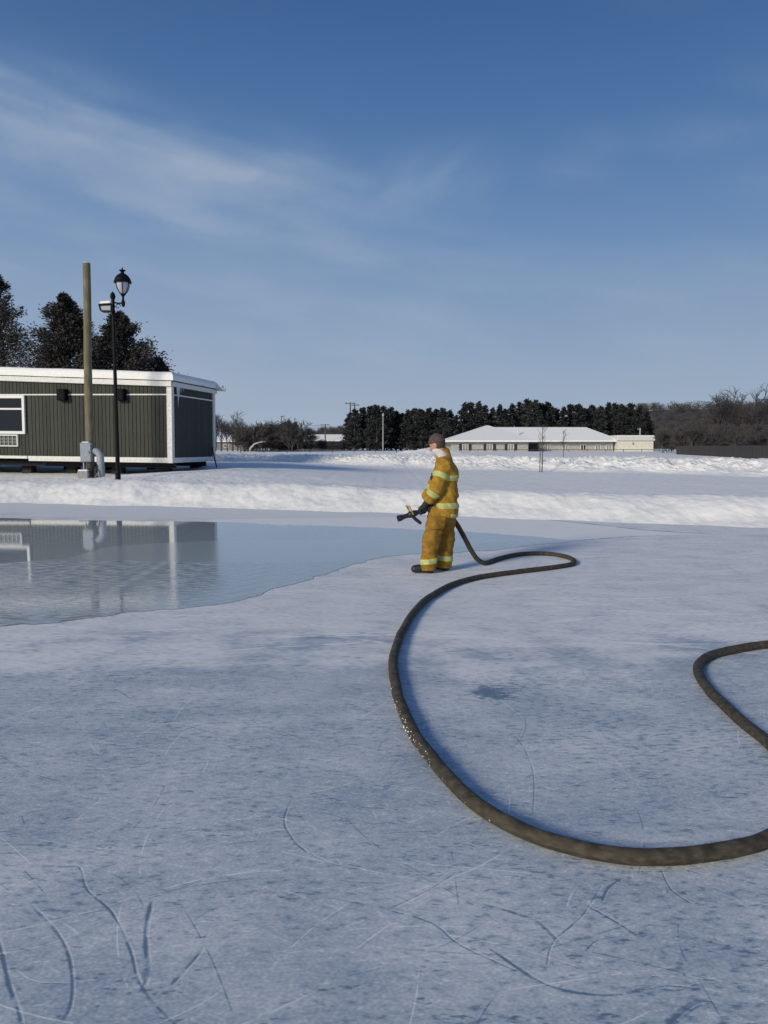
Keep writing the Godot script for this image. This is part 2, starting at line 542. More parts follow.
	for i in res * res:
		# single frost crystals
		var sp := (((i * 1103515245 + 12345) >> 12) & 255) / 255.0 - 0.5
		var k := clampi(int((t[i] + 0.16 * sp) * 255.0), 0, 255)
		hh[i] = k
		ro[i] = 105 + k / 2
		var o := i * 3
		k *= 3
		px[o] = lut[k]; px[o + 1] = lut[k + 1]; px[o + 2] = lut[k + 2]
	var m := mat(Color.WHITE, 0.42, 0.0, 0.5)
	m.albedo_texture = ImageTexture.create_from_image(Image.create_from_data(res, res, false, Image.FORMAT_RGB8, px))
	var him := Image.create_from_data(res, res, false, Image.FORMAT_L8, hh)
	var nm: Image = him.duplicate()
	nm.convert(Image.FORMAT_RGBA8)
	nm.bump_map_to_normal_map(2.0 if near else 3.0)
	m.normal_enabled = true
	m.normal_texture = ImageTexture.create_from_image(nm)
	m.normal_scale = 0.05
	# packed snow is duller than bare ice
	m.roughness_texture = ImageTexture.create_from_image(Image.create_from_data(res, res, false, Image.FORMAT_L8, ro))
	m.roughness = 1.0
	m.roughness_texture_channel = BaseMaterial3D.TEXTURE_CHANNEL_RED
	m.texture_repeat = false
	return m

const WET := [Vector2(-16.0, -19.0), Vector2(-12.0, -18.4), Vector2(-8.85, -17.67), Vector2(-7.26, -17.18), Vector2(-3.69, -16.72), Vector2(-1.78, -16.1), Vector2(0.32, -15.3), Vector2(1.64, -14.7), Vector2(2.8, -13.9), Vector2(3.3, -13.3), Vector2(2.75, -12.9), Vector2(2.3, -12.6), Vector2(1.9, -12.2), Vector2(1.02, -11.79), Vector2(0.45, -11.6), Vector2(0.00, -11.35), Vector2(-0.25, -10.9), Vector2(-0.59, -10.22), Vector2(-0.95, -9.36), Vector2(-1.25, -8.75), Vector2(-1.42, -8.3), Vector2(-1.79, -7.81), Vector2(-2.3, -7.62), Vector2(-2.73, -7.30), Vector2(-3.49, -6.88), Vector2(-5.5, -6.6), Vector2(-9.0, -7.4), Vector2(-14.0, -9.5)]
const SLUSH := [Vector2(-4.0, -17.0), Vector2(-1.78, -17.6), Vector2(0.36, -17.9), Vector2(1.80, -18.0), Vector2(3.41, -17.42), Vector2(4.53, -16.07), Vector2(4.99, -15.28), Vector2(5.6, -14.7), Vector2(6.1, -14.45), Vector2(5.2, -14.2), Vector2(4.29, -13.91), Vector2(3.6, -13.5), Vector2(2.96, -13.31), Vector2(2.14, -12.6), Vector2(1.0, -13.0), Vector2(-1.0, -14.8)]

func outline(P: Array, sub: int, wob: float) -> Array:
	var nz := FastNoiseLite.new()
	nz.seed = 4; nz.frequency = 1.1; nz.fractal_octaves = 4
	var o := []
	var m := P.size()
	for i in m:
		for k in sub:
			var q: Vector2 = (P[i] as Vector2).cubic_interpolate(P[(i + 1) % m], P[(i + m - 1) % m], P[(i + 2) % m], float(k) / sub)
			o.append(q + Vector2(nz.get_noise_2d(q.x * 2.0, q.y * 2.0), nz.get_noise_2d(q.x * 2.0 + 70.0, q.y * 2.0)) * wob * Vector2(2.2, 2.0))
	return o

func build_ice() -> void:
	var near := ice_sheet(-2.6, -5.5, 5.3, 2048, true)
	var far := ice_sheet(-20.0, -29.0, 40.0, 2000, false)
	var mb := MB.new(); mb.use_uv = true
	var lay := func(b: MB, xa: float, za: float, xb: float, zb: float, x0: float, z0: float, size: float) -> void:
		var i := b.v.size()
		for q in [Vector2(xa, za), Vector2(xb, za), Vector2(xb, zb), Vector2(xa, zb)]:
			b.vert(Vector3(q.x, 0, q.y), Vector3.UP, Vector2((q.x - x0) / size, (q.y - z0) / size))
		for k in [0, 1, 2, 0, 2, 3]: b.ix.append(i + k)
	lay.call(mb, -2.6, -5.5, 2.7, -0.2, -2.6, -5.5, 5.3)
	struct("ice", mb.mesh(near))
	var fb := MB.new(); fb.use_uv = true
	for r in [[-20.0, -29.0, 20.0, -5.5], [-20.0, -5.5, -2.6, -0.2], [2.7, -5.5, 20.0, -0.2], [-20.0, -0.2, 20.0, 11.0]]:
		lay.call(fb, r[0], r[1], r[2], r[3], -20.0, -29.0, 40.0)
	struct("ice", fb.mesh(far))
	# standing water: still water at the far side, a pale band painted for reflected sky, ruffled water in front
	var poly := PackedVector2Array(outline(WET, 8, 0.05))
	var c1 := [Vector2(-17, -9.0), Vector2(-8, -10.2), Vector2(-5.0, -10.9), Vector2(-4.6, -11.75), Vector2(-4.45, -12.5), Vector2(-3.6, -13.05), Vector2(-2.9, -13.25), Vector2(-1.45, -13.4), Vector2(0.28, -13.6), Vector2(2.4, -13.45), Vector2(6, -13.0)]
	var c2 := [Vector2(-17, -8.9), Vector2(-8, -10.1), Vector2(-5.0, -10.8), Vector2(-3.9, -10.95), Vector2(-2.4, -10.85), Vector2(-1.2, -10.75), Vector2(-0.3, -11.0), Vector2(1.0, -12.2), Vector2(2.4, -13.3), Vector2(6, -12.95)]
	var wig := func(C: Array) -> Array:
		var o := []
		for i in C.size() - 1:
			for k in 10:
				var q: Vector2 = (C[i] as Vector2).cubic_interpolate(C[i + 1], C[max(i - 1, 0)], C[min(i + 2, C.size() - 1)], k / 10.0)
				o.append(q + Vector2(0, 0.10 * hb.get_noise_2d(q.x * 16.0, q.y * 16.0) + 0.04 * hz.get_noise_2d(q.x * 5.0, q.y)))
		o.append(C[C.size() - 1])
		return o
	var w1: Array = wig.call(c1)
	var w2: Array = wig.call(c2)
	var back := [Vector2(6, -22), Vector2(-17, -22)]
	var front := [Vector2(6, -5), Vector2(-17, -5)]
	var mid := w2.duplicate()
	mid.reverse()
	var still := mat(lin(0.30, 0.35, 0.38), 0.035, 0.0, 0.5)
	var skin := mat(lin(0.42, 0.48, 0.505), 0.13, 0.0, 0.5)  # middle band: the sky mirrored there is put into a pale, duller colour
	var ruffled := mat(lin(0.27, 0.32, 0.35), 0.05, 0.0, 0.5)
	var nz := FastNoiseLite.new()
	nz.seed = 8; nz.frequency = 0.03; nz.fractal_octaves = 3
	var nt := NoiseTexture2D.new()
	nt.width = 512; nt.height = 512; nt.seamless = true; nt.noise = nz; nt.as_normal_map = true; nt.bump_strength = 1.0
	for m in [still, skin, ruffled]:
		m.normal_enabled = true; m.normal_texture = nt
		m.uv1_triplanar = true; m.uv1_world_triplanar = true; m.uv1_scale = Vector3(0.35, 0.35, 2.4)
	# pale dull patches painted in to break up the reflection on the ruffled part
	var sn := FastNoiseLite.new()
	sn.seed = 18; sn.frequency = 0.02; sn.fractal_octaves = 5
	var patch_noise := func(a: Color, b: Color) -> NoiseTexture2D:
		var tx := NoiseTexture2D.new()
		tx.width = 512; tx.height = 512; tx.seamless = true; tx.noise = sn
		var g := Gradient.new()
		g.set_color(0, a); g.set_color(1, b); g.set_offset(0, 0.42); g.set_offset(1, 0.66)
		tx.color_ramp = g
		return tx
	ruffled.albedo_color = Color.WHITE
	ruffled.albedo_texture = patch_noise.call(lin(0.32, 0.39, 0.42), lin(0.56, 0.60, 0.62))
	ruffled.roughness = 1.0
	ruffled.roughness_texture = patch_noise.call(Color(0.03, 0.03, 0.03), Color(0.36, 0.36, 0.36))
	still.albedo_color = Color.WHITE
	still.albedo_texture = patch_noise.call(lin(0.36, 0.42, 0.45), lin(0.46, 0.51, 0.53))
	still.normal_scale = 0.03; skin.normal_scale = 0.05; ruffled.normal_scale = 0.12
	water_sheet(poly, PackedVector2Array(w1 + back), still)
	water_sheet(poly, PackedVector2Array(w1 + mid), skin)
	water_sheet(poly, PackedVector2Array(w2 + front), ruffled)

func water_sheet(poly: PackedVector2Array, side: PackedVector2Array, m: Material) -> void:
	var wb := MB.new()
	for pc in Geometry2D.intersect_polygons(poly, side):
		var id := Geometry2D.triangulate_polygon(pc)
		var base := wb.v.size()
		for p in pc: wb.vert(Vector3(p.x, 0.004, p.y), Vector3.UP)
		for k in range(0, id.size(), 3):
			var a := pc[id[k]]
			var b := pc[id[k + 1]]
			var c := pc[id[k + 2]]
			if (b - a).cross(c - a) > 0: wb.ix.append_array([base + id[k], base + id[k + 1], base + id[k + 2]])
			else: wb.ix.append_array([base + id[k], base + id[k + 2], base + id[k + 1]])
	struct("water", wb.mesh(m))

# ------------------------------------------------------------------ snow ground
func grid_axis(lo: float, fine_lo: float, fine_hi: float, hi: float, step: float, grow: float) -> PackedFloat32Array:
	var a := PackedFloat32Array()
	var s := step
	var x := fine_lo
	var left := []
	while x > lo:
		s *= grow; x -= s
		left.append(maxf(x, lo))
	left.reverse()
	a.append_array(PackedFloat32Array(left))
	x = fine_lo
	while x < fine_hi:
		a.append(x); x += step
	s = step
	while x < hi:
		a.append(x); s *= grow; x += s
	a.append(hi)
	return a

func build_ground() -> void:
	var xs := grid_axis(-3000.0, -17.0, 20.0, 3000.0, 0.1, 1.06)
	var zs := grid_axis(-4000.0, -62.0, -13.0, 200.0, 0.13, 1.06)
	var nx := xs.size()
	var nz := zs.size()
	var H := PackedFloat32Array()
	H.resize(nx * nz)
	for j in nz:
		for i in nx:
			H[j * nx + i] = ground_h(xs[i], zs[j]) if absf(xs[i]) < 400.0 and zs[j] > -500.0 else 0.98
	var mb := MB.new()
	for j in nz:
		for i in nx:
			var i0: int = max(i - 1, 0)
			var i1: int = min(i + 1, nx - 1)
			var j0: int = max(j - 1, 0)
			var j1: int = min(j + 1, nz - 1)
			var gx := (H[j * nx + i1] - H[j * nx + i0]) / (xs[i1] - xs[i0])
			var gz := (H[j1 * nx + i] - H[j0 * nx + i]) / (zs[j1] - zs[j0])
			mb.vert(Vector3(xs[i], H[j * nx + i], zs[j]), Vector3(-gx, 1, -gz).normalized())
	for j in nz - 1:
		for i in nx - 1:
			var a := j * nx + i
			mb.ix.append_array([a, a + 1, a + nx + 1, a, a + nx + 1, a + nx])
	struct("snow_ground", mb.mesh(M.snow))

# ------------------------------------------------------------------ vegetation
# every leaf spray is a small folded diamond
func spray(mb: MB, p: Vector3, dir: Vector3, len: float, wid: float, rg: RandomNumberGenerator) -> void:
	var s := dir.cross(Vector3(rg.randfn(), rg.randfn(), rg.randfn())).normalized()
	var a := p
	var b := p + dir * len * 0.5 + s * wid * 0.5
	var c := p + dir * len
	var d := p + dir * len * 0.5 - s * wid * 0.5
	var nn := (c - a).cross(d - b).normalized()
	nn = (nn + dir * 0.5).normalized()
	var i := mb.vert(a, nn); mb.vert(b, nn); mb.vert(c, nn); mb.vert(d, nn)
	mb.ix.append_array([i, i + 2, i + 1, i, i + 3, i + 2])

func conifer(parent: Node3D, h: float, r: float, sd: int, count: int, leaf: float, kind: String, m_leaf: Material, m_wood: Material) -> void:
	var rg := RandomNumberGenerator.new()
	rg.seed = sd
	var nz := FastNoiseLite.new()
	nz.seed = sd; nz.frequency = 0.35
	var tb := MB.new()
	tb.tube([Vector3(0, -0.3, 0), Vector3(0.02 * h * 0.2, h * 0.5, 0), Vector3(0, h * 0.93, 0)], [r * 0.085 + 0.05, r * 0.06 + 0.03, 0.02], 7)
	var cb := MB.new()
	var nb := int(26 + h * (14 if kind == "cedar" else 6))
	var per := int(float(count) / nb)
	for k in nb:
		var f := (k + rg.randf()) / nb            # 0 bottom, 1 top
		var y := h * lerpf(0.05, 0.97, f)
		var prof: float
		if kind == "cedar": prof = pow(1.0 - f, 0.82) * (0.85 + 0.15 * smooth(0.0, 0.18, f)) * (1.0 + 0.25 * nz.get_noise_1d(y * 4.0))
		elif kind == "pine": prof = (1.0 - pow(f, 1.5)) * (0.55 + 0.45 * smooth(0.0, 0.3, f)) + 0.06
		else: prof = pow(1.0 - f, 0.85) + 0.05
		var an := rg.randf() * TAU
		var out := Vector3(cos(an), 0, sin(an))
		var L := r * prof * (0.72 + 0.38 * rg.randf() + 0.35 * nz.get_noise_2d(an * 3.0, y * 2.0))
		var lift := 0.55 if kind == "cedar" else (0.18 if kind == "pine" else -0.05)
		var tip := Vector3(0, y, 0) + out * L + Vector3.UP * L * lift * (0.6 + 0.8 * rg.randf())
		var root := Vector3(0, y - L * 0.08, 0)
		tb.tube([root, root.lerp(tip, 0.5) - Vector3.UP * L * 0.05, tip], [0.012 * h * 0.25 + 0.015, 0.012, 0.006], 4, false)
		var clump := (0.26 * L + 0.16) * (0.8 if kind == "cedar" else 1.0)
		for q in per:
			var g := pow(rg.randf(), 0.6)
			var p := root.lerp(tip, g) + Vector3(rg.randfn(), rg.randfn() * (1.1 if kind == "cedar" else 0.55), rg.randfn()) * clump * 0.5 * (0.5 + 0.7 * (1.0 - g) + 0.2)
			var d := (out * (0.6 + 0.6 * g) + Vector3(rg.randfn(), rg.randfn() * 0.8 + (0.5 if kind == "cedar" else 0.1), rg.randfn()) * 0.55).normalized()
			spray(cb, p, d, leaf * rg.randf_range(0.7, 1.5), leaf * rg.randf_range(0.3, 0.6), rg)
	put("trunk", tb.mesh(m_wood), parent)
	put("crown", cb.mesh(m_leaf), parent)

func grow(mb: MB, p: Vector3, d: Vector3, L: float, r: float, lvl: int, rg: RandomNumberGenerator, rmin: float, kids: int) -> void:
	var mid := p + d * L * 0.5 + Vector3(rg.randfn(), rg.randfn(), rg.randfn()) * L * 0.06
	var end := p + d * L + Vector3(rg.randfn(), rg.randfn() * 0.5, rg.randfn()) * L * 0.08
	mb.tube([p, mid, end], [maxf(r, rmin), maxf(r * 0.8, rmin), maxf(r * 0.55, rmin * 0.8)], 5 if lvl > 3 else 3, false)
	if lvl <= 0: return
	for k in kids:
		var f := rg.randf_range(0.3, 1.0)
		var o := (mid.lerp(end, (f - 0.5) * 2.0) if f > 0.5 else p.lerp(mid, f * 2.0))
		var s := d.cross(Vector3(rg.randfn(), rg.randfn(), rg.randfn())).normalized()
		var nd := (d * rg.randf_range(0.6, 1.1) + s * rg.randf_range(0.5, 1.0) + Vector3.UP * 0.22).normalized()
		grow(mb, o, nd, L * rg.randf_range(0.5, 0.78), r * 0.5, lvl - 1, rg, rmin, kids)

func bare_tree_mesh(h: float, sd: int, lvl: int, kids: int, rmin: float, stems: int, m: Material) -> Array:
	var rg := RandomNumberGenerator.new()
	rg.seed = sd
	var tb := MB.new()
	var cb := MB.new()
	for s in stems:
		var d := Vector3(rg.randfn() * (0.05 if stems == 1 else 0.3), 1, rg.randfn() * (0.05 if stems == 1 else 0.3)).normalized()
		var b := Vector3(rg.randfn(), 0, rg.randfn()) * (0.0 if stems == 1 else 0.35)
		var th := h * (0.42 if stems == 1 else 0.3)
		var r0 := h * (0.02 if stems == 1 else 0.009)
		tb.tube([b - Vector3.UP * 0.4, b + d * th * 0.5 + Vector3(rg.randfn(), 0, rg.randfn()) * 0.06, b + d * th], [r0 * 1.25, r0, r0 * 0.75], 6, false)
		for k in kids + 2:
			var o := b + d * th * rg.randf_range(0.55 if stems == 1 else 0.2, 1.0)
			var an := rg.randf() * TAU
			var nd := (d + Vector3(cos(an), 0.25, sin(an)) * rg.randf_range(0.45, 0.95)).normalized()
			grow(cb, o, nd, h * rg.randf_range(0.22, 0.33), r0 * 0.55, lvl, rg, rmin, kids)
		grow(cb, b + d * th, (d + Vector3(rg.randfn(), 0, rg.randfn()) * 0.1).normalized(), h * 0.32, r0 * 0.7, lvl, rg, rmin, kids)
	return [tb.mesh(m), cb.mesh(m)]

func bare_tree(called: String, meshes: Array, at: Vector3, turn: float, s: float, label: String, category: String, group: String) -> Node3D:
	var o := thing(called, label, category, at, group)
	o.rotation.y = turn
	o.scale = Vector3.ONE * s
	put("trunk", meshes[0], o)
	put("crown", meshes[1], o)
	return o

func on_ground(x: float, z: float) -> Vector3:
	return Vector3(x, ground_h(x, z) if z > -500.0 else 0.98, z)

# ------------------------------------------------------------------ surface nets
func net(mb: MB, f: Callable, lo: Vector3, hi: Vector3, cell: float) -> void:
	var nx := int(ceil((hi.x - lo.x) / cell)) + 1
	var ny := int(ceil((hi.y - lo.y) / cell)) + 1
	var nz := int(ceil((hi.z - lo.z) / cell)) + 1
	var F := PackedFloat32Array()
	F.resize(nx * ny * nz)
	# coarse sampling skips far cells: distances are true enough to step over them
	var i := 0
	for z in nz:
		for y in ny:
			var skip := 0
			for x in nx:
				if skip > 0:
					F[i] = F[i - 1]
					skip -= 1
				else:
					var d: float = f.call(lo + Vector3(x, y, z) * cell)
					F[i] = d
					if absf(d) > cell * 4.0: skip = int(absf(d) / cell * 0.6) - 1
				i += 1
	var id := PackedInt32Array()
	id.resize(nx * ny * nz)
	id.fill(-1)
	var sxy := nx * ny
	var offs := [0, 1, nx, nx + 1, sxy, sxy + 1, sxy + nx, sxy + nx + 1]
	for z in nz - 1:
		for y in ny - 1:
			for x in nx - 1:
				var b := x + y * nx + z * sxy
				var neg := 0
				for o in offs:
					if F[b + o] < 0.0: neg += 1
				if neg == 0 or neg == 8: continue
				var sum := Vector3.ZERO
				var cnt := 0
				for e in [[0, 1], [2, 3], [4, 5], [6, 7], [0, 2], [1, 3], [4, 6], [5, 7], [0, 4], [1, 5], [2, 6], [3, 7]]:
					var da := F[b + offs[e[0]]]
					var db := F[b + offs[e[1]]]
					if (da < 0.0) == (db < 0.0): continue
					var tt := da / (da - db)
					var pa := Vector3(e[0] & 1, (e[0] >> 1) & 1, e[0] >> 2)
					var pb := Vector3(e[1] & 1, (e[1] >> 1) & 1, e[1] >> 2)
					sum += pa.lerp(pb, tt); cnt += 1
				var p := lo + (Vector3(x, y, z) + sum / cnt) * cell
				var g := Vector3(F[b + 1] + F[b + nx + 1] + F[b + sxy + 1] + F[b + sxy + nx + 1] - F[b] - F[b + nx] - F[b + sxy] - F[b + sxy + nx],
					F[b + nx] + F[b + nx + 1] + F[b + sxy + nx] + F[b + sxy + nx + 1] - F[b] - F[b + 1] - F[b + sxy] - F[b + sxy + 1],
					F[b + sxy] + F[b + sxy + 1] + F[b + sxy + nx] + F[b + sxy + nx + 1] - F[b] - F[b + 1] - F[b + nx] - F[b + nx + 1])
				id[b] = mb.vert(p, g.normalized())
	for z in range(1, nz - 1):
		for y in range(1, ny - 1):
			for x in range(1, nx - 1):
				var b := x + y * nx + z * sxy
				var s := F[b] < 0.0
				if s != (F[b + 1] < 0.0):
					quad_ids(mb, id[b - nx - sxy], id[b - sxy], id[b], id[b - nx], s)
				if s != (F[b + nx] < 0.0):
					quad_ids(mb, id[b - sxy - 1], id[b - 1], id[b], id[b - sxy], s)
				if s != (F[b + sxy] < 0.0):
					quad_ids(mb, id[b - 1 - nx], id[b - nx], id[b], id[b - 1], s)

func quad_ids(mb: MB, a: int, b: int, c: int, d: int, flip: bool) -> void:
	if a < 0 or b < 0 or c < 0 or d < 0: return
	if flip: mb.ix.append_array([a, c, b, a, d, c])
	else: mb.ix.append_array([a, b, c, a, c, d])

func cap(p: Vector3, a: Vector3, b: Vector3, ra: float, rb: float) -> float:
	var ab := b - a
	var t := clampf((p - a).dot(ab) / ab.length_squared(), 0.0, 1.0)
	return p.distance_to(a + ab * t) - lerpf(ra, rb, t)

func smin(a: float, b: float, k: float) -> float:
	var h := maxf(k - absf(a - b), 0.0) / k
	return minf(a, b) - h * h * k * 0.25

func ell(p: Vector3, c: Vector3, r: Vector3) -> float:
	var q := (p - c) / r
	var l := q.length()
	return (l - 1.0) * minf(r.x, minf(r.y, r.z)) if l < 0.001 else l * (l - 1.0) / (q / r).length()

# ------------------------------------------------------------------ the firefighter
# local frame: feet at the origin, facing -x, +z is the side towards the photographer
var fold := FastNoiseLite.new()

func d_torso(p: Vector3) -> float:
	var d := cap(p, Vector3(0.135, 1.29, -0.10), Vector3(0.135, 1.29, 0.10), 0.143, 0.143)
	d = smin(d, cap(p, Vector3(0.115, 1.405, -0.15), Vector3(0.115, 1.405, 0.15), 0.085, 0.085), 0.08)
	d = smin(d, cap(p, Vector3(0.135, 1.04, -0.09), Vector3(0.135, 1.04, 0.09), 0.152, 0.152), 0.12)
	d = smin(d, cap(p, Vector3(0.125, 0.80, -0.085), Vector3(0.125, 0.80, 0.085), 0.160, 0.160), 0.14)
	return d

func d_arm(p: Vector3, s: float) -> float:
	var d: float
	if s > 0:
		d = cap(p, Vector3(0.095, 1.375, 0.185), Vector3(0.005, 1.13, 0.262), 0.098, 0.088)
		return smin(d, cap(p, Vector3(0.005, 1.13, 0.262), Vector3(-0.095, 0.970, 0.222), 0.088, 0.072), 0.04)
	d = cap(p, Vector3(0.10, 1.375, -0.185), Vector3(0.02, 1.13, -0.27), 0.098, 0.086)
	return smin(d, cap(p, Vector3(0.02, 1.13, -0.27), Vector3(-0.095, 0.975, -0.14), 0.086, 0.070), 0.04)

func crease(p: Vector3, k: float) -> float:
	# slanting folds that gather above the hems and in the bends, and smaller dents between them
	var s := p.y * 95.0 + p.x * 60.0 + p.z * 25.0
	var f := 1.0 - absf(fold.get_noise_3d(s, p.x * 45.0, p.z * 45.0)) * 2.6
	return k * (0.8 * fold.get_noise_3d(p.x * 80.0, p.y * 50.0, p.z * 80.0) - 0.75 * clampf(f, -0.4, 1.0))

func d_coat(p: Vector3) -> float:
	var d := d_torso(p)
	d = smin(d, d_arm(p, 1.0), 0.035)
	d = smin(d, d_arm(p, -1.0), 0.035)
	d = smin(d, cap(p, Vector3(0.105, 1.44, 0), Vector3(0.090, 1.53, 0), 0.10, 0.094), 0.05)
	d += crease(p, 0.014)
	d = maxf(d, (0.755 - (p.x + 0.05) * 0.16) - p.y)
	return d

func d_leg(p: Vector3, s: float) -> float:
	if s > 0:
		var d := cap(p, Vector3(0.035, 0.80, 0.095), Vector3(-0.06, 0.43, 0.115), 0.128, 0.104)
		return smin(d, cap(p, Vector3(-0.06, 0.43, 0.115), Vector3(-0.10, 0.06, 0.12), 0.104, 0.096), 0.03)
	var e := cap(p, Vector3(0.15, 0.80, -0.085), Vector3(0.145, 0.42, -0.10), 0.128, 0.106)
	return smin(e, cap(p, Vector3(0.145, 0.42, -0.10), Vector3(0.125, 0.06, -0.10), 0.106, 0.102), 0.03)

func d_trousers(p: Vector3) -> float:
	var d := smin(d_leg(p, 1.0), d_leg(p, -1.0), 0.02)
	d = smin(d, cap(p, Vector3(0.11, 0.80, -0.06), Vector3(0.11, 0.80, 0.06), 0.14, 0.14), 0.06)
	d += crease(p, 0.016)
	d = maxf(d, 0.035 - p.y)
	return maxf(d, p.y - 0.93)

func d_body(p: Vector3) -> float:    # the figure inside the clothes
	var d := maxf(d_torso(p) + 0.035, 0.84 - p.y)
	d = smin(d, minf(d_arm(p, 1.0), d_arm(p, -1.0)) + 0.03, 0.03)
	d = smin(d, minf(d_leg(p, 1.0), d_leg(p, -1.0)) + 0.045, 0.03)
	d = smin(d, cap(p, Vector3(0.105, 1.42, 0), Vector3(0.045, 1.59, 0), 0.065, 0.058), 0.04)
	return d

var head_at := Transform3D(Basis(Vector3.UP, -0.55) * Basis(Vector3.BACK, 0.30), Vector3(0.02, 1.655, 0.0))

func d_head(q: Vector3) -> float:    # own frame of the head, face towards -x
	var d := ell(q, Vector3(0.0, 0.015, 0), Vector3(0.098, 0.112, 0.078))
	d = smin(d, ell(q, Vector3(-0.035, -0.068, 0), Vector3(0.058, 0.056, 0.054)), 0.04)
	d = smin(d, cap(q, Vector3(-0.092, 0.01, 0), Vector3(-0.112, -0.028, 0), 0.010, 0.016), 0.014)
	d = smin(d, cap(q, Vector3(-0.082, 0.026, -0.034), Vector3(-0.082, 0.026, 0.034), 0.016, 0.016), 0.012)
	for s in [-1.0, 1.0]:
		d = smin(d, ell(q, Vector3(0.008, -0.012, 0.080 * s), Vector3(0.020, 0.034, 0.012)), 0.006)
		d = maxf(d, 0.011 - q.distance_to(Vector3(-0.096, 0.006, 0.032 * s)))
	d = maxf(d, 0.004 - (q - Vector3(-0.092, -0.064, clampf(q.z, -0.022, 0.022))).length())
	d = smin(d, cap(q, Vector3(0.02, -0.06, 0), Vector3(0.035, -0.16, 0), 0.058, 0.056), 0.03)
	return d

func d_hand(p: Vector3, C: Vector3, D: Vector3, O: Vector3, wrist: Vector3) -> float:
	var S := D.cross(O).normalized()
	var d := cap(p, wrist, C + O * 0.050, 0.040, 0.034)
	d = smin(d, cap(p, C + O * 0.050 - D * 0.032, C + O * 0.050 + D * 0.032, 0.026, 0.026), 0.02)
	var lens := [1.0, 1.1, 1.04, 0.86]
	for k in 4:
		var b: Vector3 = C + D * ((k - 1.5) * 0.024)
		var R := 0.046
		var last := b + O * 0.052
		for a in [55.0, 115.0, 175.0]:
			var an := deg_to_rad(a * lens[k])
			var q := b + (O * cos(an) + S * sin(an)) * R
			d = smin(d, cap(p, last, q, 0.0125, 0.011), 0.004)
			last = q
	var tb := C + D * 0.045 + O * 0.045
	for a in [-45.0, -105.0]:
		var an := deg_to_rad(a)
		var q := C + D * 0.055 + (O * cos(an) + S * sin(an)) * 0.045
		d = smin(d, cap(p, tb, q, 0.0145, 0.012), 0.005)
		tb = q
	return d

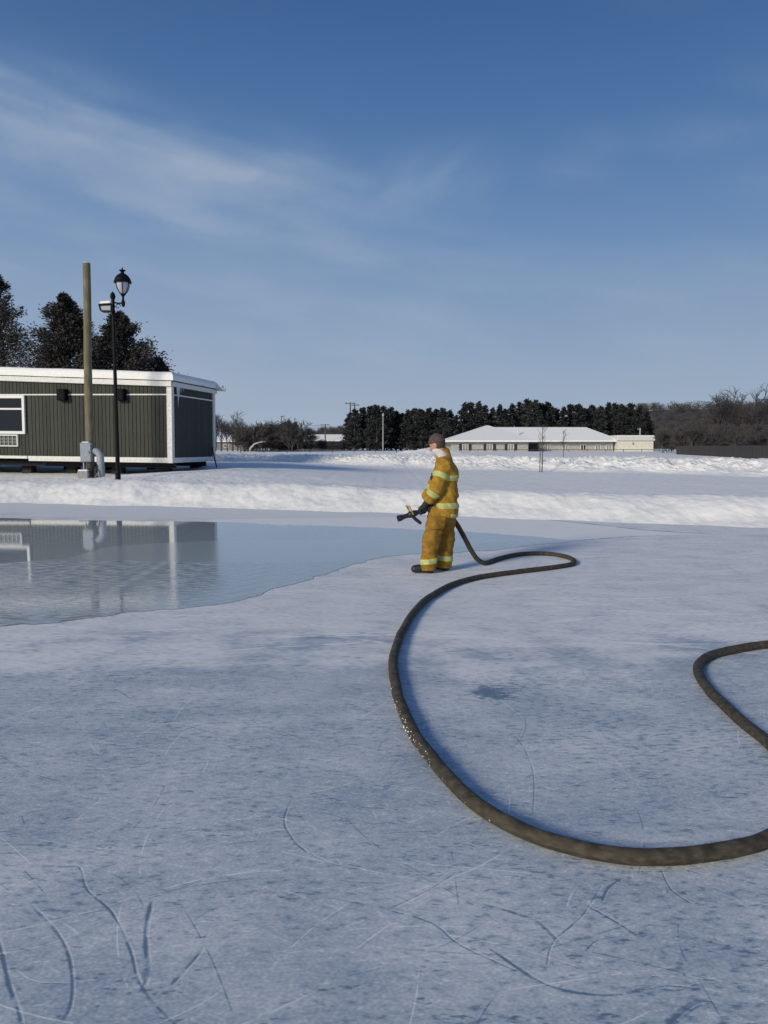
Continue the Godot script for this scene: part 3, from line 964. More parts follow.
func build_firefighter(at: Vector3) -> void:
	fold.seed = 12; fold.frequency = 0.06; fold.fractal_octaves = 2
	var t := thing("person", "firefighter in mustard yellow turnout gear and cap holding the hose nozzle", "person", at)
	var skin := mat(lin(0.46, 0.24, 0.17), 0.55)
	var mb := MB.new()
	net(mb, d_body, Vector3(-0.34, 0.02, -0.40), Vector3(0.38, 1.56, 0.40), 0.016)
	var hd := MB.new()
	net(hd, d_head, Vector3(-0.14, -0.20, -0.11), Vector3(0.13, 0.15, 0.11), 0.005)
	var base := mb.v.size()
	for i in hd.v.size():
		mb.v.append(head_at * hd.v[i]); mb.n.append(head_at.basis * hd.n[i])
	for i in hd.ix: mb.ix.append(base + i)
	var body := part("body", mb, skin, t)
	for s in [-1.0, 1.0]:
		var eb := MB.new()
		var prof := []
		for k in 7: prof.append(Vector2(0.010 * sin(PI * k / 6.0) + 0.0001, -0.010 * cos(PI * k / 6.0)))
		eb.lathe(prof, 10, head_at * Vector3(-0.089, 0.006, 0.032 * s))
		part("eye", eb, mat(lin(0.12, 0.08, 0.06), 0.2), body)
	# coat
	var cm := mottled(lin(0.26, 0.140, 0.012), lin(0.41, 0.225, 0.020), 2.2, 0.85, 41, false, Vector3(1, 1.4, 1), 0.5)
	var cb := MB.new()
	net(cb, d_coat, Vector3(-0.34, 0.66, -0.42), Vector3(0.40, 1.63, 0.42), 0.011)
	var coat := part("coat", cb, cm, t)
	var lime := mat(lin(0.44, 0.47, 0.09), 0.5)
	var silver := mat(lin(0.40, 0.41, 0.33), 0.45)
	# tape: a thin shell over the cloth between two planes
	var tape := func(f: Callable, c: Vector3, n: Vector3, h: float, lo: Vector3, hi: Vector3, parent: Node) -> void:
		var u := n.normalized()
		var b1 := MB.new()
		net(b1, func(p: Vector3) -> float: return maxf(f.call(p) - 0.009, absf((p - c).dot(u)) - h), lo, hi, 0.011)
		var o := part("reflective_band", b1, lime, parent)
		var b2 := MB.new()
		net(b2, func(p: Vector3) -> float: return maxf(f.call(p) - 0.014, absf((p - c).dot(u)) - h * 0.34), lo, hi, 0.009)
		part("silver_stripe", b2, silver, o)
	var ft := func(p: Vector3) -> float: return d_torso(p) + crease(p, 0.014)
	tape.call(ft, Vector3(0.13, 1.225, 0), Vector3(-0.06, 1, 0), 0.036, Vector3(-0.06, 1.12, -0.3), Vector3(0.36, 1.33, 0.3), coat)
	tape.call(ft, Vector3(0.13, 0.875, 0), Vector3(0.0, 1, 0), 0.038, Vector3(-0.08, 0.8, -0.3), Vector3(0.36, 0.95, 0.3), coat)
	tape.call(func(p: Vector3) -> float: return maxf(ft.call(p), 0.19 - p.x), Vector3(0.26, 0.738, 0), Vector3(0.16, 1, 0), 0.026, Vector3(0.14, 0.66, -0.3), Vector3(0.36, 0.82, 0.3), coat)
	for s in [1.0, -1.0]:
		var fa := func(p: Vector3) -> float: return d_arm(p, s) + crease(p, 0.014)
		var sh := Vector3(0.095, 1.375, 0.185 * s)
		var elb := Vector3(0.005, 1.13, 0.262) if s > 0 else Vector3(0.02, 1.13, -0.27)
		var wr := Vector3(-0.095, 0.970, 0.222) if s > 0 else Vector3(-0.095, 0.975, -0.14)
		var c1 := sh.lerp(elb, 0.5)
		tape.call(fa, c1, elb - sh, 0.038, c1 - Vector3.ONE * 0.16, c1 + Vector3.ONE * 0.16, coat)
		var c2 := elb.lerp(wr, 0.55)
		tape.call(fa, c2, wr - elb, 0.036, c2 - Vector3.ONE * 0.14, c2 + Vector3.ONE * 0.14, coat)
	# trousers
	var tm := mottled(lin(0.20, 0.105, 0.009), lin(0.34, 0.178, 0.016), 1.8, 0.85, 43, false, Vector3(1, 1.2, 1), 0.5)
	var tb := MB.new()
	net(tb, d_trousers, Vector3(-0.24, 0.0, -0.27), Vector3(0.34, 0.96, 0.29), 0.011)
	var tr := part("trousers", tb, tm, t)
	for s in [1.0, -1.0]:
		var fl := func(p: Vector3) -> float: return d_leg(p, s) + crease(p, 0.016)
		var c := Vector3(-0.09, 0.155, 0.12) if s > 0 else Vector3(0.13, 0.165, -0.10)
		tape.call(fl, c, Vector3(-0.10 * s, 1, 0), 0.036, c - Vector3(0.16, 0.10, 0.16), c + Vector3(0.16, 0.10, 0.16), tr)
	var pk := MB.new()
	net(pk, func(p: Vector3) -> float:
		return maxf(d_trousers(p) - 0.022, maxf(maxf(absf(p.x - 0.03 - (p.y - 0.66) * 0.25) - 0.085, absf(p.y - 0.655) - 0.075), 0.10 - p.z)), Vector3(-0.12, 0.54, 0.07), Vector3(0.18, 0.77, 0.30), 0.010)
	part("pocket", pk, tm, tr)
	# boots, cap, gloves, neck warmer, hair
	var rubber := mat(lin(0.016, 0.016, 0.018), 0.5)
	for s in [1.0, -1.0]:
		var bb := MB.new()
		var h := Vector3(-0.095, 0.07, 0.12) if s > 0 else Vector3(0.125, 0.07, -0.10)
		var toe := h + Vector3(-0.175, -0.018, 0.01 * s)
		net(bb, func(p: Vector3) -> float:
			var d := smin(cap(p, h, toe, 0.062, 0.050), cap(p, h, h + Vector3.UP * 0.14, 0.062, 0.072), 0.04)
			d = smin(d, cap(p, h + Vector3(0.02, -0.03, 0), h + Vector3(0.025, 0.0, 0), 0.055, 0.05), 0.03)
			return maxf(d, 0.002 - p.y), h + Vector3(-0.27, -0.10, -0.12), h + Vector3(0.13, 0.24, 0.12), 0.009)
		part("boot", bb, rubber, t)
	var kb := MB.new()
	net(kb, func(q: Vector3) -> float:
		var d := ell(q, Vector3(0.004, 0.030, 0), Vector3(0.113, 0.118, 0.094))
		d = maxf(d, 0.022 - q.y - q.x * 0.12)
		var b := ell(q, Vector3(-0.115, 0.034, 0), Vector3(0.062, 0.010, 0.070))
		return smin(d, b, 0.012), Vector3(-0.2, -0.02, -0.12), Vector3(0.15, 0.17, 0.12), 0.006)
	var cap_mesh := put("cap", kb.mesh(mottled(lin(0.05, 0.036, 0.036), lin(0.115, 0.075, 0.066), 7.0, 0.9, 51)), t, head_at)
	var btn := MB.new()
	btn.lathe([Vector2(0.012, 0.146), Vector2(0.008, 0.153), Vector2(0.0001, 0.154)], 10)
	put("cap_button", btn.mesh(mat(lin(0.05, 0.03, 0.03), 0.8)), cap_mesh)
	var nb := MB.new()
	net(nb, func(q: Vector3) -> float:
		var d := ell(q, Vector3(-0.024, -0.070, 0.0), Vector3(0.068, 0.056, 0.071))
		d = smin(d, cap(q, Vector3(0.01, -0.10, 0), Vector3(0.03, -0.16, 0), 0.068, 0.066), 0.03)
		return maxf(d, q.y + 0.034 + q.x * 0.3), Vector3(-0.13, -0.26, -0.11), Vector3(0.13, -0.01, 0.11), 0.007)
	put("neck_warmer", nb.mesh(mottled(lin(0.46, 0.46, 0.46), lin(0.62, 0.62, 0.61), 9.0, 0.9, 52)), t, head_at)
	var hb_ := MB.new()
	net(hb_, func(q: Vector3) -> float:
		var d := ell(q, Vector3(0.02, 0.0, 0), Vector3(0.088, 0.10, 0.083))
		return maxf(maxf(d, -0.075 - q.y), 0.015 - q.x), Vector3(-0.01, -0.11, -0.11), Vector3(0.13, 0.12, 0.11), 0.007)
	put("hair", hb_.mesh(mottled(lin(0.035, 0.022, 0.014), lin(0.07, 0.045, 0.03), 20.0, 0.7, 53)), t, head_at)
	var D := NOZ_DIR
	var glove := mottled(lin(0.012, 0.012, 0.016), lin(0.03, 0.03, 0.038), 8.0, 0.8, 54)
	for s in [1.0, -1.0]:
		var C := NOZ_A + D * (0.05 if s > 0 else -0.055)
		var wr := Vector3(-0.095, 0.970, 0.222) if s > 0 else Vector3(-0.095, 0.975, -0.14)
		var O := (wr - C)
		O = (O - D * O.dot(D)).normalized()
		var gb := MB.new()
		net(gb, func(p: Vector3) -> float: return d_hand(p, C, D * s, O, wr), C - Vector3(0.13, 0.11, 0.16), C + Vector3(0.16, 0.15, 0.17), 0.006)
		part("glove", gb, glove, t)
	# radio microphone clipped to the chest
	var rb := MB.new()
	rb.box(Vector3(-0.045, 1.21, 0.10), Vector3(0.05, 0.085, 0.055), 0.008, Basis(Vector3.BACK, 0.25))
	rb.box(Vector3(-0.055, 1.265, 0.10), Vector3(0.016, 0.05, 0.016), 0.003)
	part("radio_microphone", rb, rubber, t)

const NOZ_A := Vector3(-0.125, 0.825, 0.150)
var NOZ_DIR := Vector3(-0.91, -0.265, 0.32).normalized()

func build_hose(at: Vector3) -> void:
	var t := thing("fire_hose", "long brown fire hose looping over the ice to a black nozzle", "fire hose")
	var a := at + NOZ_A - NOZ_DIR * 0.06
	var P := [a, a - NOZ_DIR * 0.05, at + Vector3(-0.088, 0.85, 0.02), at + Vector3(-0.088, 0.84, -0.10), at + Vector3(-0.04, 0.82, -0.225), at + Vector3(0.07, 0.79, -0.305), at + Vector3(0.19, 0.725, -0.305), at + Vector3(0.29, 0.615, -0.27), at + Vector3(0.40, 0.43, -0.27), at + Vector3(0.51, 0.23, -0.34), at + Vector3(0.62, 0.085, -0.44)]
	var G := [Vector2(1.42, -10.56), Vector2(1.67, -11.0), Vector2(1.93, -11.32), Vector2(2.20, -11.50), Vector2(2.45, -11.49), Vector2(2.62, -11.28), Vector2(2.69, -10.90), Vector2(2.60, -10.52), Vector2(2.36, -10.25), Vector2(1.75, -9.83), Vector2(1.19, -9.41), Vector2(0.77, -8.82), Vector2(0.43, -7.94), Vector2(0.19, -6.81), Vector2(0.08, -5.81), Vector2(0.085, -4.95), Vector2(0.15, -4.31), Vector2(0.26, -3.78), Vector2(0.39, -3.40), Vector2(0.57, -3.11), Vector2(0.78, -2.95), Vector2(1.00, -2.89), Vector2(1.22, -2.905), Vector2(1.42, -2.955), Vector2(1.58, -3.035), Vector2(1.80, -3.20), Vector2(1.97, -3.43), Vector2(2.06, -3.74), Vector2(2.085, -4.06), Vector2(2.10, -4.50), Vector2(2.15, -4.98), Vector2(2.26, -5.42), Vector2(2.47, -5.77), Vector2(2.79, -6.0), Vector2(3.15, -6.16), Vector2(4.0, -6.45), Vector2(5.4, -6.5), Vector2(7.2, -5.9), Vector2(8.6, -4.2), Vector2(9.0, -1.0), Vector2(8.4, 3.0)]
	for g in G: P.append(Vector3(g.x, 0.0318, g.y))
	var Q := []
	var R := []
	var rg := RandomNumberGenerator.new()
	rg.seed = 3
	var wob := FastNoiseLite.new()
	wob.seed = 2; wob.frequency = 1.4
	for i in P.size() - 1:
		var k := int(ceil(P[i].distance_to(P[i + 1]) / 0.03))
		for j in k:
			var f := float(j) / k
			var q: Vector3 = (P[i] as Vector3).cubic_interpolate(P[i + 1], P[max(i - 1, 0)], P[min(i + 2, P.size() - 1)], f)
			var w := wob.get_noise_1d(Q.size() * 0.03)
			q.y = maxf(q.y, 0.0318)
			if i > 11: q += Vector3(w, 0, wob.get_noise_1d(Q.size() * 0.03 + 90.0)) * 0.010
			Q.append(q)
			R.append(0.0360 * (1.0 + 0.05 * wob.get_noise_1d(Q.size() * 0.12 + 40.0)))
	Q.append(P[P.size() - 1]); R.append(0.036)
	var hm := mottled(lin(0.028, 0.023, 0.015), lin(0.088, 0.071, 0.048), 2.2, 0.8, 61, true, Vector3(1, 3, 1), 0.35)
	var hb2 := MB.new()
	hb2.tube(Q, R, 16, true, 0.88)
	var hose := part("hose", hb2, hm, t)
	# snow stuck to the jacket
	var cr := MB.new()
	var near_i := 0
	for i in Q.size():
		if Q[i].distance_to(Vector3(0.19, 0.0318, -4.1)) < Q[near_i].distance_to(Vector3(0.19, 0.0318, -4.1)): near_i = i
	for k in 60:
		var i := near_i + int(rg.randfn(0.0, 14.0))
		var big := 1.5 if rg.randf() < 0.2 else 0.7
		var d: Vector3 = (Q[min(i + 1, Q.size() - 1)] - Q[i - 1]).normalized()
		var s := d.cross(Vector3.UP).normalized()
		var an := rg.randf_range(-0.3, 0.9)
		var o := s * cos(an) + Vector3.UP * sin(an)
		cr.box(Q[i] + o * 0.0352, Vector3(rg.randf_range(0.003, 0.012), 0.003, rg.randf_range(0.002, 0.006)) * big, 0.0, Basis(Vector3(rg.randfn(), rg.randfn(), rg.randfn()).normalized(), rg.randf() * 3.0))
	var cm := part("snow_crumbs", cr, M.snow_plain, hose)
	cm.set_meta("kind", "stuff")
	# nozzle
	var black := mat(lin(0.02, 0.02, 0.022), 0.42)
	var b := Basis(Quaternion(Vector3.UP, NOZ_DIR))
	var o := at + NOZ_A
	var nz := MB.new()
	nz.lathe([Vector2(0.0001, -0.07), Vector2(0.043, -0.07), Vector2(0.045, -0.02), Vector2(0.032, -0.01), Vector2(0.030, 0.13), Vector2(0.036, 0.15), Vector2(0.042, 0.17), Vector2(0.042, 0.24), Vector2(0.032, 0.26), Vector2(0.029, 0.33), Vector2(0.036, 0.35), Vector2(0.041, 0.37), Vector2(0.041, 0.405), Vector2(0.030, 0.405), Vector2(0.026, 0.38), Vector2(0.0001, 0.38)], 18, o, b)
	var nzp := part("nozzle", nz, black, t)
	var up := (Vector3.UP - NOZ_DIR * NOZ_DIR.y).normalized()
	var side := NOZ_DIR.cross(up).normalized()
	var c0 := o + NOZ_DIR * 0.205
	var bl := MB.new()
	bl.tube([c0 + side * 0.045, c0 + side * 0.05 + up * 0.06 + NOZ_DIR * 0.015, c0 + side * 0.04 + up * 0.115 + NOZ_DIR * 0.03, c0 - side * 0.04 + up * 0.115 + NOZ_DIR * 0.03, c0 - side * 0.05 + up * 0.06 + NOZ_DIR * 0.015, c0 - side * 0.045], [0.010, 0.010, 0.013, 0.013, 0.010, 0.010], 8)
	part("bail_handle", bl, mat(lin(0.40, 0.27, 0.13), 0.5), nzp)
	var gr := MB.new()
	gr.tube([c0 - up * 0.03, c0 - up * 0.08 - NOZ_DIR * 0.03, c0 - up * 0.15 - NOZ_DIR * 0.085], [0.020, 0.023, 0.021], 10)
	part("pistol_grip", gr, black, nzp)

# ------------------------------------------------------------------ the trailer
func build_trailer() -> void:
	var t := thing("trailer", "dark green panelled portable building with white trim and snowy roof", "building", Vector3(-7.69, 1.05, -28.0))
	t.rotation = Vector3(0, deg_to_rad(-10.0), deg_to_rad(-0.6))
	var LEN := 13.0
	var WID := 4.0
	var up_at := func(x: float) -> float: return 2.74 - 0.034 * x      # underside of the fascia, x is negative
	var white := mottled(lin(0.62, 0.62, 0.59), lin(0.74, 0.74, 0.71), 1.5, 0.55, 71)
	var greens := []
	for k in 4:
		var f := 0.92 + 0.055 * k
		greens.append(mottled(lin(0.046 * f, 0.050 * f, 0.041 * f), lin(0.057 * f, 0.0615 * f, 0.051 * f), 1.2, 0.7, 80 + k, false, Vector3(3, 0.6, 3)))
		greens[k].metallic_specular = 0.3
	var core := MB.new()
	core.box(Vector3(-LEN / 2, 1.47, -WID / 2), Vector3(LEN - 0.08, 2.55, WID - 0.08))
	var wall := part("wall", core, mat(lin(0.03, 0.033, 0.025), 0.8), t)
	# siding boards, one by one
	var rg := RandomNumberGenerator.new()
	rg.seed = 21
	var bw := 0.15
	var lowb := []
	var endb := []
	for g in greens:
		var a := MB.new(); a.box(Vector3(0, 0.5, 0), Vector3(bw - 0.016, 1.0, 0.03), 0.005)
		lowb.append(a.mesh(g))
	var board := func(x: float, y0: float, y1: float, front: bool) -> void:
		var xf: Transform3D
		if front: xf = Transform3D(Basis.IDENTITY.scaled(Vector3(1, y1 - y0, 1)), Vector3(x, y0, -0.018))
		else: xf = Transform3D(Basis(Vector3.UP, PI / 2) * Basis.IDENTITY.scaled(Vector3(1, y1 - y0, 1)), Vector3(-0.018, y0, x))
		put("siding_board", lowb[rg.randi() % 4], wall, xf)
	var nb := int((LEN - 0.3) / bw)
	for i in nb:
		var x := -0.17 - bw * (i + 0.5)
		var top: float = up_at.call(x)
		board.call(x, 2.49, top, true)
		if x < -5.75 and x > -7.7:
			board.call(x, 0.19, 1.02, true)
		else:
			board.call(x, 0.19, 2.44, true)
	for i in int((WID - 0.26) / bw):
		var z := -0.17 - bw * (i + 0.5)
		board.call(z, 2.49, 2.74, false)
		board.call(z, 0.19, 2.44, false)
	# white trim
	var trim := func(called: String, c: Vector3, s: Vector3, b := Basis.IDENTITY) -> Node:
		var m := MB.new(); m.box(c, s, 0.008, b)
		return part(called, m, white, t)
	trim.call("trim_strip", Vector3(-LEN / 2, 2.465, -0.012), Vector3(LEN - 0.34, 0.05, 0.05))
	trim.call("trim_strip", Vector3(-0.012, 2.465, -WID / 2), Vector3(0.05, 0.05, WID - 0.34))
	trim.call("base_trim", Vector3(-2.95, 0.095, -0.005), Vector3(5.58, 0.188, 0.07))
	trim.call("base_trim", Vector3(-9.4, 0.135, -0.008), Vector3(7.2, 0.108, 0.06))
	trim.call("base_trim", Vector3(-0.005, 0.095, -WID / 2), Vector3(0.07, 0.188, WID - 0.34))
	trim.call("corner_post", Vector3(-0.075, 1.37, -0.075), Vector3(0.20, 2.75, 0.20))
	trim.call("corner_post", Vector3(-0.075, 1.37, -WID + 0.075), Vector3(0.20, 2.75, 0.20))
	# fascia: sloping along the front, level at the end
	var fb := MB.new()
	var fs := Basis(Vector3.BACK, -atan(0.034))
	fb.box(Vector3(-LEN / 2, 2.84 + 0.034 * LEN / 2, 0.03), Vector3(LEN + 0.1, 0.19, 0.14), 0.012, fs)
	part("fascia", fb, white, t)
	var fe := MB.new()
	fe.box(Vector3(0.03, 2.84, -WID / 2 - 0.03), Vector3(0.14, 0.17, WID + 0.05), 0.012)
	part("fascia", fe, white, t)
	var dl := MB.new()
	dl.box(Vector3(-LEN / 2, 2.945 + 0.034 * LEN / 2, -0.01), Vector3(LEN + 0.1, 0.045, 0.14), 0.0, fs)
	dl.box(Vector3(-0.01, 2.94, -WID / 2 - 0.03), Vector3(0.14, 0.04, WID + 0.05))
	part("drip_edge", dl, mat(lin(0.06, 0.06, 0.06), 0.6), t)
	# snow on the roof
	var sb := MB.new()
	var nxg := 110
	var nzg := 40
	var H := []
	for j in nzg + 1:
		for i in nxg + 1:
			var fx := float(i) / nxg
			var fz := float(j) / nzg
			# closer rows at the rims
			var ex := -LEN - 0.12 + (LEN + 0.26) * (1.0 - pow(1.0 - fx, 1.8))
			var ez := 0.13 - (WID + 0.28) * (0.5 - 0.5 * cos(PI * fz))
			var de := minf(minf(0.14 - ex, ex + LEN + 0.12), minf(0.13 - ez, ez + WID + 0.15))
			var e := clampf(de / 0.20, 0.0, 1.0)
			var th := 0.06 + 0.25 * sqrt(1.0 - (1.0 - e) * (1.0 - e)) + 0.015 * hz.get_noise_2d(ex * 0.8, ez * 0.8)
			if de < 0.005: th = -0.005 + 0.01 * hz.get_noise_2d(ex * 2.0, ez * 2.0)
			H.append(Vector3(ex, 2.965 - 0.034 * ex + th, ez))
	for j in nzg:
		for i in nxg:
			var a: int = j * (nxg + 1) + i
			sb.quad(H[a], H[a + 1], H[a + nxg + 2], H[a + nxg + 1])
	var roof := MB.new()
	roof.box(Vector3(-LEN / 2, 2.80 + 0.034 * LEN / 2 + 0.02, -WID / 2), Vector3(LEN - 0.1, 0.18, WID - 0.1), 0.0, fs)
	var rf := part("roof", roof, mat(lin(0.1, 0.1, 0.1), 0.8), t)
	var st := SurfaceTool.new()
	st.append_from(sb.mesh(M.snow_plain), 0, Transform3D.IDENTITY)
	put("roof_snow", sb.mesh(M.snow_plain), rf)
	# icicles at the corner
	for q in [[-0.35, 0.75, 0.035], [-0.46, 0.42, 0.028], [-0.27, 0.35, 0.025], [-0.6, 0.22, 0.02], [-0.8, 0.16, 0.016]]:
		var ib := MB.new()
		ib.tube([Vector3(0.10, 2.78, q[0]), Vector3(0.104, 2.78 - q[1] * 0.5, q[0]), Vector3(0.10, 2.78 - q[1], q[0])], [q[2], q[2] * 0.55, 0.002], 8)
		var im := mat(lin(0.62, 0.68, 0.75), 0.12)
		part("icicle", ib, im, rf)
	# window
	var wx0 := -7.65
	var wx1 := -5.83
	var win := MB.new()
	for r in [[wx0, wx1, 2.33, 2.44], [wx0, wx1, 1.0, 1.11], [wx0, wx0 + 0.11, 1.11, 2.33], [wx1 - 0.11, wx1, 1.11, 2.33], [wx0 + 0.11, wx1 - 0.11, 1.90, 1.97]]:
		win.box(Vector3((r[0] + r[1]) / 2, (r[2] + r[3]) / 2, 0.02), Vector3(r[1] - r[0], r[3] - r[2], 0.09), 0.008)
	var wf := part("window", win, mat(lin(0.72, 0.72, 0.70), 0.4), t)
	var glass := mat(lin(0.006, 0.008, 0.014), 0.06)
	for r in [[1.97, 2.33], [1.11, 1.90]]:
		var pb := MB.new(); pb.box(Vector3((wx0 + wx1) / 2, (r[0] + r[1]) / 2, -0.018), Vector3(wx1 - wx0 - 0.22, r[1] - r[0], 0.012))
		part("pane", pb, glass, wf)
	# through-wall air conditioner
	var ac := MB.new()
	var ax0 := -7.1
	var ax1 := -6.13
	for r in [[ax0, ax1, 0.93, 0.98], [ax0, ax1, 0.53, 0.575], [ax0, ax0 + 0.05, 0.575, 0.93], [ax1 - 0.05, ax1, 0.575, 0.93]]:
		ac.box(Vector3((r[0] + r[1]) / 2, (r[2] + r[3]) / 2, 0.03), Vector3(r[1] - r[0], r[3] - r[2], 0.10), 0.006)
	var acp := part("air_conditioner", ac, mat(lin(0.66, 0.66, 0.64), 0.5), t)
	for k in 4:
		var g := MB.new(); g.box(Vector3(ax0 + 0.05 + (ax1 - ax0 - 0.1) * (k + 1) / 5.0 , 0.7525, 0.055), Vector3(0.014, 0.355, 0.02))
		part("grille_bar", g, mat(lin(0.5, 0.5, 0.49), 0.5), acp)
	for k in 2:
		var g := MB.new(); g.box(Vector3((ax0 + ax1) / 2, 0.70 + 0.11 * k, 0.05), Vector3(ax1 - ax0 - 0.1, 0.012, 0.02))
		part("grille_bar", g, mat(lin(0.5, 0.5, 0.49), 0.5), acp)
	var gb := MB.new(); gb.box(Vector3((ax0 + ax1) / 2, 0.7525, 0.006), Vector3(ax1 - ax0 - 0.1, 0.355, 0.02))
	part("coil", gb, mat(lin(0.05, 0.065, 0.062), 0.5), acp)
	# black wall boxes
	for x in [-4.22, -1.9]:
		var bb := MB.new()
		bb.box(Vector3(x, 2.45, 0.12), Vector3(0.34, 0.42, 0.25), 0.02)
		bb.box(Vector3(x, 2.45, 0.252), Vector3(0.26, 0.34, 0.012), 0.004)
		part("wall_box", bb, mat(lin(0.006, 0.006, 0.008), 0.6, 0.0, 0.2), t)
	# chassis
	var steel := mottled(lin(0.010, 0.010, 0.011), lin(0.024, 0.022, 0.021), 3.0, 0.8, 75)
	for z in [-0.6, -3.4]:
		var m := MB.new()
		m.box(Vector3(-LEN / 2, -0.10, z), Vector3(LEN - 0.3, 0.20, 0.12), 0.006)
		m.box(Vector3(-LEN / 2, -0.18, z), Vector3(LEN - 0.3, 0.02, 0.2), 0.0)
		part("chassis_beam", m, steel, t)
	for i in 7:
		for z in [-0.6, -3.4]:
			var m := MB.new()
			m.box(Vector3(-0.8 - i * 1.9, -0.40, z - 0.5), Vector3(0.4, 0.40, 0.35), 0.01)
			part("support_block", m, steel, t)
	var lightm := mat(lin(0.62, 0.62, 0.58), 0.5)
	var fl := MB.new()
	fl.box(Vector3(0.22, 2.98, -WID - 0.02), Vector3(0.30, 0.20, 0.24), 0.02)
	fl.box(Vector3(0.42, 2.93, -WID + 0.06), Vector3(0.18, 0.14, 0.18), 0.02, Basis(Vector3.UP, 0.4))
	fl.tube([Vector3(0.05, 2.90, -WID), Vector3(0.3, 2.93, -WID)], [0.03], 8)
	part("floodlight", fl, lightm, t)

func build_lamp_post() -> void:
	var t := thing("street_lamp", "black street lamp with domed lantern on a side arm and floodlight", "street lamp", Vector3(-8.46, 0.0, -24.5))
	var black := mat(lin(0.006, 0.006, 0.008), 0.45, 0.0, 0.25)
	var g := on_ground(-8.52, -24.5).y
	var m := MB.new()
	m.lathe([Vector2(0.085, g - 0.3), Vector2(0.085, g + 0.25), Vector2(0.070, g + 0.30), Vector2(0.058, g + 2.5), Vector2(0.048, 5.75), Vector2(0.065, 5.80), Vector2(0.065, 5.86), Vector2(0.052, 5.9), Vector2(0.052, 6.22), Vector2(0.075, 6.26), Vector2(0.085, 6.32), Vector2(0.06, 6.40), Vector2(0.025, 6.44), Vector2(0.0001, 6.47)], 16)
	part("pole", m, black, t)
	# side arm with scroll
	var a := MB.new()
	a.tube([Vector3(0.04, 6.13, 0), Vector3(0.14, 6.10, 0), Vector3(0.25, 6.10, 0), Vector3(0.32, 6.15, 0)], [0.024], 8)
	var P := []
	for k in 15:
		var an := k * 0.42
		P.append(Vector3(0.15 + (0.085 - k * 0.0035) * cos(an), 6.00 + (0.085 - k * 0.0035) * sin(an), 0))
	a.tube(P, [0.012], 6)
	part("arm", a, black, t)
	var L := Vector3(0.32, 0, 0)
	var st := MB.new()
	st.lathe([Vector2(0.0001, 5.98), Vector2(0.035, 6.0), Vector2(0.055, 6.05), Vector2(0.06, 6.14), Vector2(0.035, 6.20), Vector2(0.032, 6.30), Vector2(0.06, 6.34), Vector2(0.085, 6.37), Vector2(0.07, 6.40), Vector2(0.0001, 6.40)], 14, L)
	part("lantern_base", st, black, t)
	var gl := MB.new()
	gl.lathe([Vector2(0.065, 6.39), Vector2(0.12, 6.45), Vector2(0.17, 6.54), Vector2(0.20, 6.64), Vector2(0.205, 6.73)], 20, L)
	part("lantern_glass", gl, mat(lin(0.42, 0.45, 0.52), 0.15), t)
	for k in 6:
		var an := TAU * k / 6.0 + 0.3
		var r := Vector3(cos(an), 0, sin(an))
		var rb := MB.new()
		rb.tube([L + r * 0.08 + Vector3.UP * 6.39, L + r * 0.135 + Vector3.UP * 6.45, L + r * 0.187 + Vector3.UP * 6.54, L + r * 0.217 + Vector3.UP * 6.64, L + r * 0.222 + Vector3.UP * 6.74], [0.011], 6)
		part("lantern_rib", rb, black, t)
	var cp := MB.new()
	cp.lathe([Vector2(0.19, 6.72), Vector2(0.265, 6.72), Vector2(0.275, 6.76), Vector2(0.255, 6.78), Vector2(0.235, 6.85), Vector2(0.185, 6.93), Vector2(0.11, 6.99), Vector2(0.06, 7.01), Vector2(0.05, 7.06), Vector2(0.075, 7.08), Vector2(0.11, 7.11), Vector2(0.04, 7.12), Vector2(0.02, 7.15), Vector2(0.012, 7.20), Vector2(0.0001, 7.21)], 22, L)
	part("lantern_cap", cp, black, t)
	# floodlight on the other side with snow on top
	var fb := MB.new()
	var tilt := Basis(Vector3.BACK, 0.06)
	var F := Vector3(-0.17, 6.03, 0.10)
	fb.box(F, Vector3(0.40, 0.06, 0.30), 0.012, tilt)
	for q in [[-0.185, 0.5], [0.185, -0.1]]:
		fb.box(F + Vector3(q[0] + 0.03 * q[1], -0.10, 0), Vector3(0.03, 0.20, 0.28), 0.006, Basis(Vector3.BACK, q[1] * 0.55))
	fb.box(F + Vector3(0.03, -0.20, 0), Vector3(0.34, 0.035, 0.28), 0.006)
	fb.box(F + Vector3(0.01, -0.10, -0.12), Vector3(0.36, 0.17, 0.03))
	fb.box(F + Vector3(0.2, -0.03, -0.06), Vector3(0.10, 0.05, 0.05), 0.006)
	var fl := part("floodlight", fb, black, t)
	var fg := MB.new()
	fg.box(F + Vector3(0.01, -0.11, 0.10), Vector3(0.32, 0.14, 0.012))
	part("floodlight_glass", fg, mat(lin(0.40, 0.42, 0.45), 0.15), fl)
	var sn := MB.new()
	var grid := []
	for j in 9:
		for i in 11:
			var u := i / 10.0 * 2.0 - 1.0
			var v := j / 8.0 * 2.0 - 1.0
			var e := clampf((1.0 - maxf(absf(u), absf(v))) / 0.5, 0.0, 1.0)
			grid.append(F + tilt * Vector3(u * 0.185, 0.028 + 0.085 * sqrt(1.0 - (1.0 - e) * (1.0 - e)), v * 0.14))
	for j in 8:
		for i in 10:
			var q := j * 11 + i
			sn.quad(grid[q], grid[q + 11], grid[q + 12], grid[q + 1])
	part("snow_cap", sn, M.snow_plain, fl)

